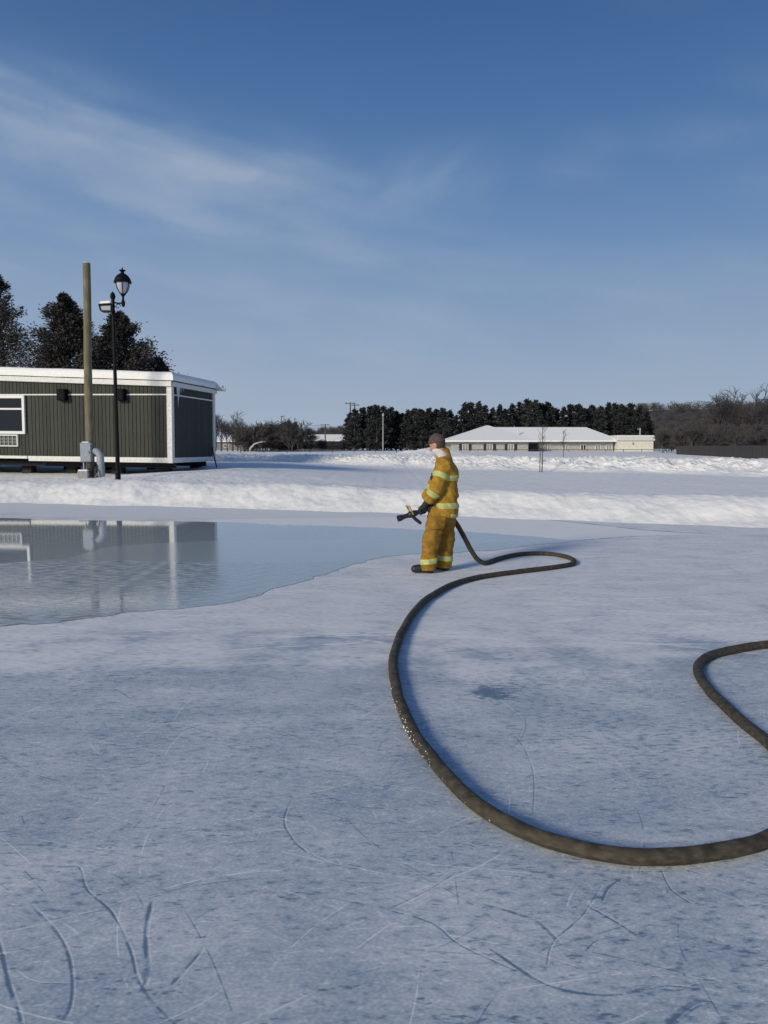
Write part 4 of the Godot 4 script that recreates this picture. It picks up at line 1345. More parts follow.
func build_pole_and_boxes() -> void:
	var g := on_ground(-9.92, -26.0).y
	var wood := mottled(lin(0.115, 0.105, 0.062), lin(0.21, 0.185, 0.115), 1.0, 0.85, 91, false, Vector3(5, 0.35, 5), 0.6)
	var pb := MB.new()
	var P := []
	var R := []
	for k in 15:
		var f := k / 14.0
		P.append(Vector3(0.10 * f + 0.012 * sin(f * 9.0), lerpf(-0.4, 7.67 - g, f), 0.0))
		R.append(lerpf(0.140, 0.122, f))
	pb.tube(P, R, 14)
	var t := thing("utility_pole", "bare weathered wooden pole standing in front of the green trailer", "pole", Vector3(-9.92, g, -26.0))
	part("shaft", pb, wood, t)
	var rb := MB.new()
	for y in [1.2, 3.9]: rb.lathe([Vector2(0.150, y), Vector2(0.150, y + 0.03)], 14, Vector3(0.06, 0, 0))
	var tp := MB.new()
	tp.lathe([Vector2(0.118, 7.67 - g + 0.003), Vector2(0.10, 7.69 - g), Vector2(0.0001, 7.70 - g)], 12, Vector3(0.107, 0, 0))
	part("snow_cap", tp, M.snow_plain, t)
	var grey := mottled(lin(0.23, 0.27, 0.31), lin(0.30, 0.34, 0.38), 3.0, 0.45, 92)
	var c := thing("electrical_box", "pale blue grey metal electrical box mounted on the wooden pole", "electrical box", Vector3(-9.92, 1.45, -25.76))
	var cb := MB.new(); cb.box(Vector3.ZERO, Vector3(0.37, 0.64, 0.17), 0.012)
	part("cabinet", cb, grey, c)
	var db := MB.new(); db.box(Vector3(0, 0, 0.093), Vector3(0.33, 0.60, 0.014), 0.005)
	var door := part("door", db, grey, c)
	var hb2 := MB.new(); hb2.box(Vector3(0.12, 0, 0.108), Vector3(0.025, 0.09, 0.02), 0.004)
	part("handle", hb2, mat(lin(0.1, 0.1, 0.11), 0.4), door)
	var sc := MB.new(); sc.box(Vector3(-0.02, 0.335, -0.01), Vector3(0.24, 0.045, 0.14), 0.018)
	part("snow_cap", sc, M.snow_plain, c)
	for x in [-0.10, 0.09]:
		var lb := MB.new(); lb.tube([Vector3(x, -0.32, 0), Vector3(x, -0.75, 0)], [0.032], 10)
		part("conduit", lb, grey, c)
	# bent grey duct beside it
	var d := thing("cable_duct", "fat grey bent cable duct rising beside the wooden pole", "duct", Vector3(-9.5, 0.62, -25.8))
	var D := []
	for k in 9:
		var an := PI / 2 * k / 8.0
		D.append(Vector3(-0.20 + 0.22 * sin(an), 0.66 + 0.22 * cos(an), 0))
	D.append(Vector3(0.02, 0.4, 0)); D.append(Vector3(0.03, -0.05, 0))
	var du := MB.new(); du.tube(D, [0.10, 0.11, 0.115, 0.12, 0.12, 0.12, 0.12, 0.12, 0.12, 0.125, 0.125], 14)
	part("duct", du, mottled(lin(0.26, 0.28, 0.32), lin(0.36, 0.38, 0.42), 3.0, 0.5, 93), d)
	var co := MB.new(); co.tube([Vector3(0.025, 0.28, 0), Vector3(0.025, 0.33, 0)], [0.135], 14)
	part("collar", co, grey, d)
	# black outlet with a hanging cable
	var v := thing("cable_outlet", "black outlet with two hanging cables under the electrical box", "cable", Vector3(-9.74, 0.62, -25.6))
	var vb := MB.new()
	vb.lathe([Vector2(0.0001, 0.22), Vector2(0.09, 0.25), Vector2(0.13, 0.34), Vector2(0.13, 0.46), Vector2(0.08, 0.50), Vector2(0.0001, 0.50)], 14)
	part("outlet", vb, mat(lin(0.03, 0.028, 0.026), 0.6), v)
	for q in [[0.02, 0.10], [0.16, 0.26]]:
		var kb := MB.new(); kb.tube([Vector3(q[0], 0.30, 0.02), Vector3(q[0] + 0.02, 0.1, 0.06), Vector3(q[1], -0.12, 0.10)], [0.03, 0.028, 0.028], 8)
		part("cable", kb, mat(lin(0.015, 0.015, 0.015), 0.5), v)
	var b := thing("concrete_block", "small grey concrete footing in the snow below the electrical box", "block", Vector3(-9.93, 0.58, -25.55))
	var bb := MB.new(); bb.box(Vector3(0, 0.08, 0), Vector3(0.36, 0.34, 0.36), 0.02)
	part("block", bb, mottled(lin(0.24, 0.24, 0.25), lin(0.34, 0.34, 0.34), 3.0, 0.9, 94), b)
	var bs := MB.new(); bs.box(Vector3(0, 0.275, 0), Vector3(0.33, 0.06, 0.33), 0.025)
	part("snow_cap", bs, M.snow_plain, b)

# ------------------------------------------------------------------ far buildings
func hip_roof(mb: MB, x0: float, x1: float, z0: float, z1: float, y: float, r0: Vector3, r1: Vector3, th: float) -> void:
	var a := Vector3(x0, y, z1)
	var b := Vector3(x1, y, z1)
	var c := Vector3(x1, y, z0)
	var d := Vector3(x0, y, z0)
	var u := Vector3.UP * th
	mb.quad(a + u, b + u, r1 + u, r0 + u)
	mb.quad(c + u, d + u, r0 + u, r1 + u)
	mb.tri(d + u, a + u, r0 + u)
	mb.tri(b + u, c + u, r1 + u)
	for e in [[a, b], [b, c], [c, d], [d, a]]:
		mb.quad(e[0], e[1], e[1] + u, e[0] + u)
	mb.quad(d, c, b, a)

func far_window(parent: Node, x: float, y: float, z: float, w: float, h: float, shutters: bool, m_frame: Material, m_pane: Material, m_sh: Material) -> void:
	var f := MB.new()
	for r in [[-w / 2, w / 2, h / 2 - 0.09, h / 2], [-w / 2, w / 2, -h / 2, -h / 2 + 0.09], [-w / 2, -w / 2 + 0.09, -h / 2 + 0.09, h / 2 - 0.09], [w / 2 - 0.09, w / 2, -h / 2 + 0.09, h / 2 - 0.09], [-0.04, 0.04, -h / 2 + 0.09, h / 2 - 0.09]]:
		f.box(Vector3(x + (r[0] + r[1]) / 2, y + (r[2] + r[3]) / 2, z + 0.05), Vector3(r[1] - r[0], r[3] - r[2], 0.1))
	var fr := part("window", f, m_frame, parent)
	var p := MB.new(); p.box(Vector3(x, y, z + 0.025), Vector3(w - 0.18, h - 0.18, 0.03))
	part("pane", p, m_pane, fr)
	if shutters:
		for s in [-1.0, 1.0]:
			var sh := MB.new(); sh.box(Vector3(x + s * (w / 2 + 0.24), y, z + 0.04), Vector3(0.42, h, 0.08))
			part("shutter", sh, m_sh, fr)

func build_far_buildings() -> void:
	var wallm := mottled(lin(0.33, 0.315, 0.295), lin(0.41, 0.395, 0.37), 0.4, 0.8, 101)
	var whitem := mat(lin(0.68, 0.68, 0.66), 0.6)
	var panem := mat(lin(0.24, 0.26, 0.28), 0.12)
	var darkp := mat(lin(0.02, 0.022, 0.028), 0.12)
	var shut := mat(lin(0.02, 0.02, 0.024), 0.6)
	var t := thing("long_house", "long low grey building with snow covered hipped roofs and shuttered windows", "building", Vector3(0, 0.6, -120))
	var w := MB.new()
	w.box(Vector3(16.0, 0.9, -3.0), Vector3(11.6, 1.8, 12.0))
	part("wall", w, wallm, t)
	var w2 := MB.new()
	w2.box(Vector3(28.9, 0.9, -5.0), Vector3(14.0, 1.8, 8.0))
	part("wall", w2, wallm, t)
	var r := MB.new()
	hip_roof(r, 9.0, 23.0, -10.0, 3.9, 1.80, Vector3(16.3, 4.25, -3.6), Vector3(16.7, 4.25, -3.6), 0.22)
	part("roof", r, M.snow_plain, t)
	var r2 := MB.new()
	hip_roof(r2, 12.0, 36.9, -10.5, 0.2, 1.84, Vector3(17.5, 4.0, -5.0), Vector3(32.6, 4.0, -5.0), 0.22)
	part("roof", r2, M.snow_plain, t)
	for q in [[12.3, 1], [16.0, 1], [19.2, 1]]:
		far_window(t, q[0], 1.0, 3.0, 0.95, 0.95, true, whitem, panem, shut)
	for q in [25.6, 28.4, 31.2, 33.5, 35.2]:
		far_window(t, q, 1.0, -1.0, 0.9, 0.85, false, whitem, darkp if q == 31.2 else panem, shut)
	var dr := MB.new(); dr.box(Vector3(23.4, 0.85, -0.96), Vector3(1.5, 1.5, 0.1))
	part("door", dr, shut, t)
	var po := MB.new(); po.box(Vector3(22.3, 0.9, 0.4), Vector3(0.16, 1.8, 0.16)); 
	part("porch_post", po, whitem, t)
	var vent := MB.new(); vent.lathe([Vector2(0.10, 0.0), Vector2(0.10, 0.55), Vector2(0.16, 0.56), Vector2(0.16, 0.66), Vector2(0.0001, 0.68)], 10, Vector3(21.0, 3.2, -1.6))
	part("roof_vent", vent, whitem, t)
	var g := thing("white_garage", "small cream garage with a flat snowy roof joined to the long building", "garage", Vector3(38.9, 0.6, -119.5))
	var cream := mottled(lin(0.60, 0.58, 0.50), lin(0.70, 0.68, 0.60), 0.5, 0.7, 102)
	var gw := MB.new(); gw.box(Vector3(0, 0.95, -3), Vector3(5.5, 2.1, 6.0))
	part("wall", gw, cream, g)
	var gr := MB.new(); gr.box(Vector3(0, 2.30, -3), Vector3(5.9, 0.62, 6.5), 0.06)
	part("fascia", gr, mat(lin(0.60, 0.60, 0.58), 0.6), g)
	var gs := MB.new(); gs.box(Vector3(0, 2.72, -3), Vector3(5.8, 0.22, 6.4), 0.09)
	part("roof_snow", gs, M.snow_plain, g)
	var gl := MB.new(); gl.box(Vector3(-0.4, 1.55, 0.06), Vector3(0.22, 0.3, 0.14), 0.03)
	part("wall_lamp", gl, mat(lin(0.25, 0.24, 0.2), 0.5), g)
	var gp := MB.new(); gp.tube([Vector3(1.3, 2.6, -2), Vector3(1.3, 4.0, -2)], [0.10], 8); gp.box(Vector3(1.1, 3.85, -2), Vector3(0.5, 0.10, 0.1))
	part("pipe", gp, mat(lin(0.35, 0.35, 0.36), 0.5), g)
	# a house far off to the left, half hidden by brush
	var h := thing("far_house", "distant brown house with a long pale snowy roof behind brush", "house", Vector3(-13.4, 0.98, -175))
	var hw := MB.new(); hw.box(Vector3(0, 0.9, -4), Vector3(8.6, 2.2, 7))
	part("wall", hw, mottled(lin(0.055, 0.045, 0.038), lin(0.10, 0.08, 0.065), 0.5, 0.85, 103), h)
	var hr := MB.new()
	hip_roof(hr, -4.9, 4.9, -8.2, 0.6, 1.95, Vector3(-4.4, 3.35, -4), Vector3(4.4, 3.35, -4), 0.2)
	part("roof", hr, M.snow_plain, h)
	for x in [-2.6, 0.2, 2.8]: far_window(h, x, 1.0, -0.5, 1.1, 0.9, false, whitem, darkp, shut)
	var h2 := thing("far_shed", "distant low shed with snow on its roof behind bare trees", "shed", Vector3(-33.2, 0.98, -168))
	var sw := MB.new(); sw.box(Vector3(0, 0.8, -3), Vector3(6.5, 2.0, 5))
	part("wall", sw, mottled(lin(0.16, 0.155, 0.15), lin(0.22, 0.21, 0.2), 0.5, 0.85, 104), h2)
	var sr := MB.new()
	hip_roof(sr, -3.6, 3.6, -6.0, 0.2, 1.75, Vector3(-3.2, 2.7, -3), Vector3(3.2, 2.7, -3), 0.2)
	part("roof", sr, M.snow_plain, h2)
	far_window(h2, -1.2, 0.9, -0.5, 1.0, 0.8, false, whitem, darkp, shut)

func build_far_poles() -> void:
	var wood := mat(lin(0.10, 0.085, 0.07), 0.85)
	var spots := [[-6.2, -143.0, 8.9, "tall wooden power pole with crossarm rising behind the left pine group"], [-5.35, -141.0, 8.5, "slightly shorter power pole beside the one with the wider crossarm"], [-12.0, -158.0, 5.4, "wooden power pole standing beside the distant brown house"]]
	for k in 3:
		var s: Array = spots[k]
		var t := thing("power_pole", s[3], "power pole", Vector3(s[0], 0.95, s[1]), "distant power poles")
		var m := MB.new(); m.tube([Vector3(0, -0.4, 0), Vector3(0, s[2], 0)], [0.16, 0.11], 8)
		part("shaft", m, wood, t)
		var a := MB.new(); a.box(Vector3(0.15 if k == 1 else 0.0, s[2] - 0.25, 0.12), Vector3(2.0 - 0.5 * (k % 2), 0.13, 0.12))
		part("crossarm", a, wood, t)
		for x in [-0.7, 0.0, 0.6]:
			var i := MB.new(); i.lathe([Vector2(0.06, s[2] - 0.18), Vector2(0.06, s[2] - 0.02), Vector2(0.0001, s[2])], 8, Vector3(x, 0, 0.12))
			part("insulator", i, mat(lin(0.2, 0.2, 0.2), 0.4), t)
	var t2 := thing("light_pole", "thin grey light pole standing in front of the left pine group", "light pole", Vector3(-0.15, 0.95, -118))
	var m2 := MB.new(); m2.tube([Vector3(0, -0.3, 0), Vector3(0, 5.6, 0)], [0.10, 0.07], 8)
	part("shaft", m2, mat(lin(0.33, 0.33, 0.34), 0.6), t2)
	var h2 := MB.new(); h2.box(Vector3(0, 5.55, 0.1), Vector3(0.26, 0.42, 0.3), 0.03)
	part("lamp_head", h2, mat(lin(0.40, 0.40, 0.41), 0.5), t2)
	var t3 := thing("light_pole", "tall thin lamp pole rising out of the bare bushes", "light pole", Vector3(-16.4, 0.95, -124))
	var m3 := MB.new(); m3.tube([Vector3(0, -0.3, 0), Vector3(0, 5.5, 0)], [0.07, 0.05], 8)
	part("shaft", m3, mat(lin(0.12, 0.12, 0.12), 0.6), t3)
	var h3 := MB.new(); h3.box(Vector3(0.1, 5.55, 0), Vector3(0.5, 0.12, 0.25), 0.03)
	part("lamp_head", h3, mat(lin(0.08, 0.08, 0.08), 0.5), t3)
	# sagging wires
	for k in 3:
		var wp := []
		for j in 13:
			var f := j / 12.0
			wp.append(Vector3(lerpf(-62, -12, f), 6.15 - 0.55 * k * 0.6 - 4.0 * f * (1.0 - f) * 0.9, lerpf(-150, -158, f) + k * 0.4))
		var wm := MB.new(); wm.tube(wp, [0.022], 4)
		var o := MeshInstance3D.new()
		o.name = numbered("power_line"); o.mesh = wm.mesh(mat(lin(0.03, 0.03, 0.03), 0.6))
		add_child(o)
		tag(o, "thin dark power line sagging towards the pole by the distant house", "wire", "power lines")
	# low dark cable fence across the far field
	var fm := mat(lin(0.05, 0.05, 0.055), 0.7)
	for seg in [[Vector2(-16, -86), Vector2(1.5, -92), "low dark cable fence across the far field before the pine groups"], [Vector2(11, -112), Vector2(40, -112), "low dark cable fence in front of the long grey building"]]:
		var a: Vector2 = seg[0]
		var b: Vector2 = seg[1]
		var f := thing("cable_fence", seg[2], "fence", Vector3(a.x, 0.9, a.y))
		var n := int(a.distance_to(b) / 2.5)
		for i in n + 1:
			var q := (b - a) * float(i) / n
			var pb := MB.new(); pb.tube([Vector3(q.x, -0.3, q.y), Vector3(q.x, 0.42, q.y)], [0.04], 6)
			part("post", pb, fm, f)
		var cb := MB.new(); cb.tube([Vector3(0, 0.34, 0), Vector3((b - a).x, 0.34, (b - a).y)], [0.045], 6)
		part("cable", cb, fm, f)
	# pale bent trunk
	var bt := thing("bent_birch", "pale bent birch trunk arching over the snow before bare bushes", "tree", Vector3(-16.6, 0.95, -98))
	var bb := MB.new()
	bb.tube([Vector3(-0.5, -0.3, 0), Vector3(-0.35, 0.5, 0), Vector3(0.15, 1.05, 0), Vector3(0.9, 1.3, 0), Vector3(1.6, 1.35, 0)], [0.12, 0.11, 0.10, 0.08, 0.03], 8)
	part("trunk", bb, mottled(lin(0.42, 0.41, 0.38), lin(0.58, 0.57, 0.55), 2.0, 0.8, 105), bt)
	var bc := MB.new()
	var rg := RandomNumberGenerator.new(); rg.seed = 15
	for k in 7: grow(bc, Vector3(0.3 + k * 0.18, 1.12 + 0.03 * k, 0), Vector3(rg.randf_range(0.2, 0.8), rg.randf_range(-0.3, 0.7), rg.randfn() * 0.3).normalized(), 0.7, 0.03, 2, rg, 0.014, 3)
	part("crown", bc, M.bark, bt)

func build_board_fence() -> void:
	var t := thing("board_fence", "low weathered brown board fence in front of the bare woods", "fence", Vector3(25.6, 0.9, -64.0))
	var ms := []
	for k in 3: ms.append(mottled(lin(0.024 + 0.006 * k, 0.021 + 0.005 * k, 0.021 + 0.005 * k), lin(0.048 + 0.006 * k, 0.042 + 0.005 * k, 0.041 + 0.005 * k), 0.8, 0.9, 110 + k, false, Vector3(4, 0.5, 4)))
	var rg := RandomNumberGenerator.new(); rg.seed = 5
	var pts := [Vector2(0.9, -6), Vector2(0, 0), Vector2(-2.2, 10), Vector2(-4.6, 20), Vector2(-5.8, 26)]
	for i in pts.size() - 1:
		var a: Vector2 = pts[i]
		var b: Vector2 = pts[i + 1]
		var n := int(a.distance_to(b) / 0.19)
		var dir := (b - a).normalized()
		var bs := Basis(Vector3.UP, -atan2(dir.y, dir.x))
		for j in n:
			var q := a.lerp(b, (j + 0.5) / n)
			var m := MB.new()
			var hgt := 0.95 + rg.randf_range(-0.02, 0.02)
			m.box(Vector3(0, hgt / 2 - 0.2, 0), Vector3(0.165, hgt, 0.025))
			put("board", m.mesh(ms[rg.randi() % 3]), t, Transform3D(bs, Vector3(q.x, ground_h(25.6 + q.x, -64.0 + q.y) - 0.9, q.y)))

func build_trees() -> void:
	var cedar_leaf := mottled(lin(0.022, 0.022, 0.020), lin(0.070, 0.062, 0.056), 1.3, 0.75, 121)
	cedar_leaf.backlight_enabled = true
	cedar_leaf.backlight = lin(0.03, 0.03, 0.02)
	var pine_leaf := mottled(lin(0.014, 0.018, 0.020), lin(0.036, 0.042, 0.040), 0.5, 0.8, 122)
	# cedars behind the trailer
	var cs := [
		[-17.5, -43.0, 9.3, 3.7, "tall pointed dark cedar behind the trailer roof, left of the wooden pole"],
		[-14.7, -43.5, 8.4, 3.6, "rounded dark cedar behind the trailer roof, beside the street lamp"],
		[-22.6, -46.0, 11.2, 3.7, "open tall cedar left of the pointed one behind the trailer"],
		[-19.2, -45.0, 6.6, 2.4, "short cedar filling the gap between the two tall cedars"],
		[-13.0, -45.0, 6.0, 2.0, "low cedar at the right end of the row behind the trailer"]]
	for k in cs.size():
		var c: Array = cs[k]
		var t := thing("cedar_tree", c[4], "tree", on_ground(c[0], c[1]), "cedars behind the trailer")
		conifer(t, c[2], c[3], 300 + k, 42000 if k != 2 else 20000, 0.15, "cedar", cedar_leaf, M.bark)
	# pines far behind: three kinds, each planted many times
	var protos := []
	var kinds := [["pine", 1.9, 4200], ["pine", 2.2, 4600], ["spruce", 1.6, 3800], ["pine", 1.7, 4000]]
	for k in 4:
		var o := Node3D.new()
		conifer(o, 7.0, kinds[k][1], 400 + k, kinds[k][2], 0.34, kinds[k][0], pine_leaf, M.bark)
		protos.append(o)
	var rg := RandomNumberGenerator.new(); rg.seed = 31
	var grp := [
		[135.0, [[349, 413], [355, 409], [363, 407], [370, 406], [377, 405], [384, 406], [391, 407], [396, 411]], "dark pine in the clump by the tall power pole"],
		[138.0, [[401, 413], [407, 410], [414, 408], [421, 409], [428, 408], [436, 409], [443, 408], [449, 410], [455, 415]], "dark pine in the clump left of the long grey building"],
		[150.0, [[463, 403], [470, 402], [477, 402], [484, 405], [491, 408], [498, 405], [505, 409], [512, 404], [519, 402], [526, 399], [533, 400], [540, 403], [547, 402], [555, 408], [562, 407], [569, 404], [577, 404], [584, 408], [591, 405], [599, 406], [606, 403], [613, 403], [621, 404], [629, 403], [637, 406], [645, 410]], "dark pine in the row rising behind the long grey building"]]
	for g in grp:
		for q in g[1]:
			var z: float = -g[0] + rg.randf_range(-4.0, 4.0)
			var x: float = (q[0] - 384) / 770.0 * -z
			var hgt: float = (447 - q[1]) / 770.0 * -z + 0.65
			var k := rg.randi() % 4
			var o: Node3D = protos[k].duplicate()
			o.name = numbered("pine_tree"); add_child(o)
			o.position = Vector3(x, 0.96, z)
			o.rotation.y = rg.randf() * TAU
			o.scale = Vector3(hgt / 7.0 * rg.randf_range(0.7, 1.2), hgt / 7.0, hgt / 7.0)
			tag(o, g[2], "tree", g[2].replace("dark pine in the", "pines of the"))
	for o in protos: o.free()
	# bare trees
	var T := []
	for k in 4: T.append(bare_tree_mesh(7.0, 500 + k, 4, 4, 0.022, 1, M.grey_bark))
	var S := []
	for k in 3: S.append(bare_tree_mesh(4.0, 520 + k, 3, 4, 0.020, 5, M.grey_bark))
	var thin := []
	for k in 2: thin.append(bare_tree_mesh(7.0, 540 + k, 3, 4, 0.016, 1, M.grey_bark))
	for k in 5:
		var u: float = [216, 222, 228, 233, 238][k]
		bare_tree("bare_tree", thin[k % 2], Vector3((u - 384) / 770.0 * 125, 0.96, -125), k * 1.7, 0.92 - 0.08 * (k % 3), "slender bare tree standing just right of the trailer", "tree", "bare trees beside the trailer")
	for k in 22:
		var u := 243.0 + k * 2.5
		var z := -rg.randf_range(108, 122)
		bare_tree("bare_bush", S[k % 3], Vector3((u - 384) / 770.0 * -z, 0.94, z), rg.randf() * TAU, rg.randf_range(0.95, 1.3) * (1.08 if k % 4 == 0 else 0.95), "tall bare bush in the thicket behind the bent birch", "bush", "bare thicket behind the bent birch")
	for k in 5:
		var z := -126.0
		var o := thing("dark_evergreen", "small dark evergreen at the right end of the bare thicket", "tree", Vector3((281.0 + k * 3.4 - 384) / 770.0 * -z, 0.95, z - k % 2), "evergreens in the thicket")
		conifer(o, 4.3 + 0.35 * (k % 3), 1.3, 600 + k, 1500, 0.36, "pine", pine_leaf, M.bark)
	for k in 26:
		var z := -rg.randf_range(128, 150)
		var u := rg.randf_range(298, 348)
		bare_tree("bare_bush", S[k % 3], Vector3((u - 384) / 770.0 * -z, 0.95, z), rg.randf() * TAU, rg.randf_range(0.42, 0.62), "low bare bush in front of the distant brown house", "bush", "brush before the distant house")
	# woods on the right
	for k in 130:
		var z := -rg.randf_range(74, 150)
		var u := lerpf(660, 850, rg.randf())
		var top := 407.0 + rg.randf_range(-1, 16)
		var hgt := ((447 - top) / 770.0 * -z + 0.6) * 0.62
		bare_tree("bare_tree", T[rg.randi() % 4], Vector3((u - 384) / 770.0 * -z, 0.94, z), rg.randf() * TAU, hgt / 7.0, "leafless brown tree in the dense woods behind the board fence", "tree", "bare woods behind the fence")
	for k in 70:
		var z := -rg.randf_range(70, 112)
		var u := lerpf(668, 840, rg.randf())
		bare_tree("bare_bush", S[k % 3], Vector3((u - 384) / 770.0 * -z, 0.9, z), rg.randf() * TAU, rg.randf_range(0.6, 1.0), "brown leafless bush at the foot of the dense woods", "bush", "undergrowth of the bare woods")
	for q in [[715, 388, 0], [722, 391, 2], [741, 388, 1], [753, 387, 3], [768, 392, 2]]:
		var hgt: float = (447 - q[1]) / 770.0 * 118 * 1.0 + 0.6
		bare_tree("bare_tree", thin[q[2] % 2], Vector3((q[0] - 384) / 770.0 * 118, 0.95, -118), q[2] * 1.3, hgt / 7.0, "taller bare tree whose crown stands above the brown woods", "tree", "tall bare trees above the woods")
	# saplings on the field
	var sp := [[8.26, -40.3, 2.45, "thin staked bare sapling in the snow before the long grey building"], [10.45, -45.0, 1.6, "smaller bare sapling right of the staked one"]]
	for k in 2:
		var s: Array = sp[k]
		var t := thing("sapling", s[3], "tree", on_ground(s[0], s[1]))
		var tb := MB.new(); tb.tube([Vector3(0, -0.2, 0), Vector3(0.01, s[2] * 0.5, 0), Vector3(-0.01, s[2], 0)], [0.034 - 0.012 * k, 0.024 - 0.008 * k, 0.008], 6)
		part("trunk", tb, M.bark, t)
		var cb := MB.new()
		for j in 13:
			var y: float = s[2] * rg.randf_range(0.35, 0.95)
			var an := rg.randf() * TAU
			grow(cb, Vector3(0, y, 0), Vector3(cos(an) * 0.6, 1.0, sin(an) * 0.6).normalized(), 0.5 * s[2] / 2.4, 0.009, 1, rg, 0.0055, 3)
		part("crown", cb, M.bark, t)
		if k == 0:
			var kb := MB.new(); kb.box(Vector3(-0.12, 0.5, 0.05), Vector3(0.04, 1.4, 0.04))
			part("stake", kb, M.bark, t)

func build_hills() -> void:
	var m := mottled(lin(0.050, 0.044, 0.044), lin(0.095, 0.082, 0.080), 0.03, 0.95, 131, true)
	var defs := [
		["hill", -390.0, 90.0, [Vector2(60, 0), Vector2(95, 12), Vector2(115, 18.5), Vector2(150, 20), Vector2(190, 20.5), Vector2(240, 20), Vector2(330, 22), Vector2(520, 14), Vector2(700, 0)]],
		["hill", -700.0, 120.0, [Vector2(-150, 0), Vector2(-95, 9), Vector2(-62, 15), Vector2(-40, 16.5), Vector2(0, 17), Vector2(60, 14), Vector2(160, 10), Vector2(400, 0)]]]
	var rg := RandomNumberGenerator.new(); rg.seed = 9
	for d in defs:
		var P: Array = d[3]
		var mb := MB.new()
		var nx := 90
		var nz := 24
		var hf := func(x: float, z: float) -> float:
			var q: float = (z - d[1]) / d[2]
			return poly_z(P, x) * exp(-q * q * 2.0) * (1.0 + 0.05 * hb.get_noise_2d(x * 0.2, z * 0.2)) + 0.6
		for j in nz + 1:
			for i in nx + 1:
				var x := lerpf(P[0].x, P[P.size() - 1].x, float(i) / nx)
				var z: float = d[1] + (float(j) / nz - 0.5) * d[2] * 3.0
				var n := Vector3(hf.call(x - 2, z) - hf.call(x + 2, z), 4.0, hf.call(x, z - 2) - hf.call(x, z + 2)).normalized()
				mb.vert(Vector3(x, hf.call(x, z), z), n)
		for j in nz:
			for i in nx:
				var a := j * (nx + 1) + i
				mb.ix.append_array([a, a + 1, a + nx + 2, a, a + nx + 2, a + nx + 1])
		struct("hill", mb.mesh(m))
		# the wood that covers it
		var tb := MB.new()
		var r2 := RandomNumberGenerator.new(); r2.seed = 8
		for k in 150:
			var p := Vector3(r2.randfn() * 0.9, r2.randf_range(0.4, 4.2), r2.randfn() * 0.9)
			spray(tb, p, Vector3(r2.randfn() * 0.4, 1, r2.randfn() * 0.4).normalized(), r2.randf_range(0.6, 1.3), 0.16, r2)
		var mm := MultiMesh.new()
		mm.transform_format = MultiMesh.TRANSFORM_3D
		mm.mesh = tb.mesh(m)
		mm.instance_count = 5200
		for k in mm.instance_count:
			var x := rg.randf_range(P[0].x, P[P.size() - 1].x)
			var z: float = d[1] + rg.randf_range(-0.3, 1.4) * d[2]
			var s := rg.randf_range(0.5, 1.05)
			mm.set_instance_transform(k, Transform3D(Basis(Vector3.UP, rg.randf() * TAU).scaled(Vector3(s, s, s)), Vector3(x, hf.call(x, z) - 0.3, z)))
		var o := MultiMeshInstance3D.new()
		o.name = numbered("far_wood"); o.multimesh = mm
		add_child(o)
		o.set_meta("kind", "stuff")
		tag(o, "dense leafless wood covering the hill behind the board fence" if d[1] > -500.0 else "bluish wood on the low distant hill behind the brown house", "wood")

func build_small_things() -> void:
	var t := thing("red_pole", "thin dark red pole leaning against the far corner of the trailer", "pole", Vector3(-6.95, 0.78, -31.4))
	var m := MB.new(); m.tube([Vector3(0.24, -0.15, 0.3), Vector3(-0.02, 0.75, 0.0)], [0.028, 0.028], 8)
	part("shaft", m, mat(lin(0.10, 0.018, 0.018), 0.6), t)
	var k := MB.new(); k.tube([Vector3(-0.02, 0.75, 0.0), Vector3(-0.05, 0.85, -0.01)], [0.04, 0.035], 8)
	part("grip", k, mat(lin(0.02, 0.02, 0.02), 0.6), t)

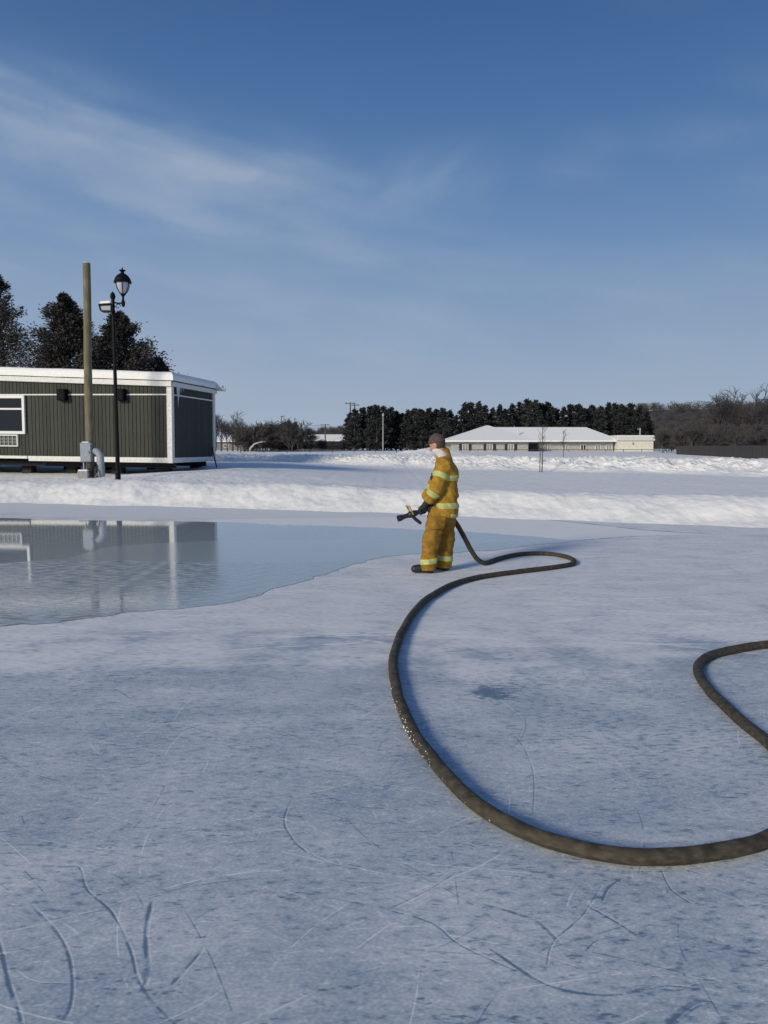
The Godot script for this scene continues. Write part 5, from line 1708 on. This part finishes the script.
func _ready() -> void:
	# camera
	var cam := Camera3D.new()
	cam.name = "camera"
	cam.position = Vector3(0, 1.63, 0)
	cam.rotation = Vector3(-atan(65.0 / 770.0), 0, 0)
	cam.fov = rad_to_deg(2.0 * atan(512.0 / 770.0))
	cam.near = 0.05; cam.far = 6000.0
	add_child(cam)
	cam.current = true
	# sky
	var env := Environment.new()
	env.background_mode = Environment.BG_SKY
	var sky := Sky.new()
	var psm := PanoramaSkyMaterial.new()
	psm.panorama = make_sky()
	sky.sky_material = psm
	env.sky = sky
	env.background_energy_multiplier = 1.0
	env.tonemap_mode = Environment.TONE_MAPPER_LINEAR
	env.tonemap_exposure = 1.0
	env.sdfgi_enabled = true; env.ssao_enabled = true; env.ssil_enabled = true
	var we := WorldEnvironment.new()
	we.name = "world"; we.environment = env
	add_child(we)
	# sun, through thin high cloud, low behind the photographer's left shoulder
	var sun := DirectionalLight3D.new()
	sun.name = "sun"
	var az := deg_to_rad(SUN_AZ)
	var el := deg_to_rad(SUN_EL)
	var to := Vector3(sin(az) * cos(el), -sin(el), -cos(az) * cos(el))
	sun.light_energy = 0.94
	sun.light_color = Color(1.0, 0.955, 0.87)
	sun.light_angular_distance = 12.0
	sun.shadow_enabled = true
	add_child(sun)
	sun.look_at_from_position(Vector3(0, 20, 0), Vector3(0, 20, 0) + to)
	# noises for the ground
	hz.seed = 2; hz.frequency = 0.55; hz.fractal_octaves = 5; hz.fractal_gain = 0.55
	hb.seed = 6; hb.frequency = 0.09; hb.fractal_octaves = 3
	hc.seed = 14; hc.noise_type = FastNoiseLite.TYPE_SIMPLEX; hc.frequency = 1.5; hc.fractal_octaves = 4; hc.fractal_type = FastNoiseLite.FRACTAL_RIDGED
	# shared materials
	M.snow = mottled(lin(0.79, 0.785, 0.765), lin(0.88, 0.87, 0.845), 0.6, 0.85, 141, true, Vector3.ONE, 0.35)
	M.snow_plain = mottled(lin(0.81, 0.805, 0.785), lin(0.88, 0.87, 0.845), 1.0, 0.8, 142)
	M.bark = mottled(lin(0.050, 0.042, 0.038), lin(0.095, 0.080, 0.072), 1.5, 0.9, 143)
	M.grey_bark = mottled(lin(0.048, 0.044, 0.045), lin(0.095, 0.087, 0.088), 1.5, 0.9, 144)
	# structure
	build_ground()
	build_ice()
	build_hills()
	# objects
	build_trailer()
	build_far_buildings()
	build_lamp_post()
	build_pole_and_boxes()
	build_trees()
	build_board_fence()
	build_far_poles()
	var feet := Vector3(0.67, 0.006, -10.0)
	build_firefighter(feet)
	build_hose(feet)
	build_small_things()
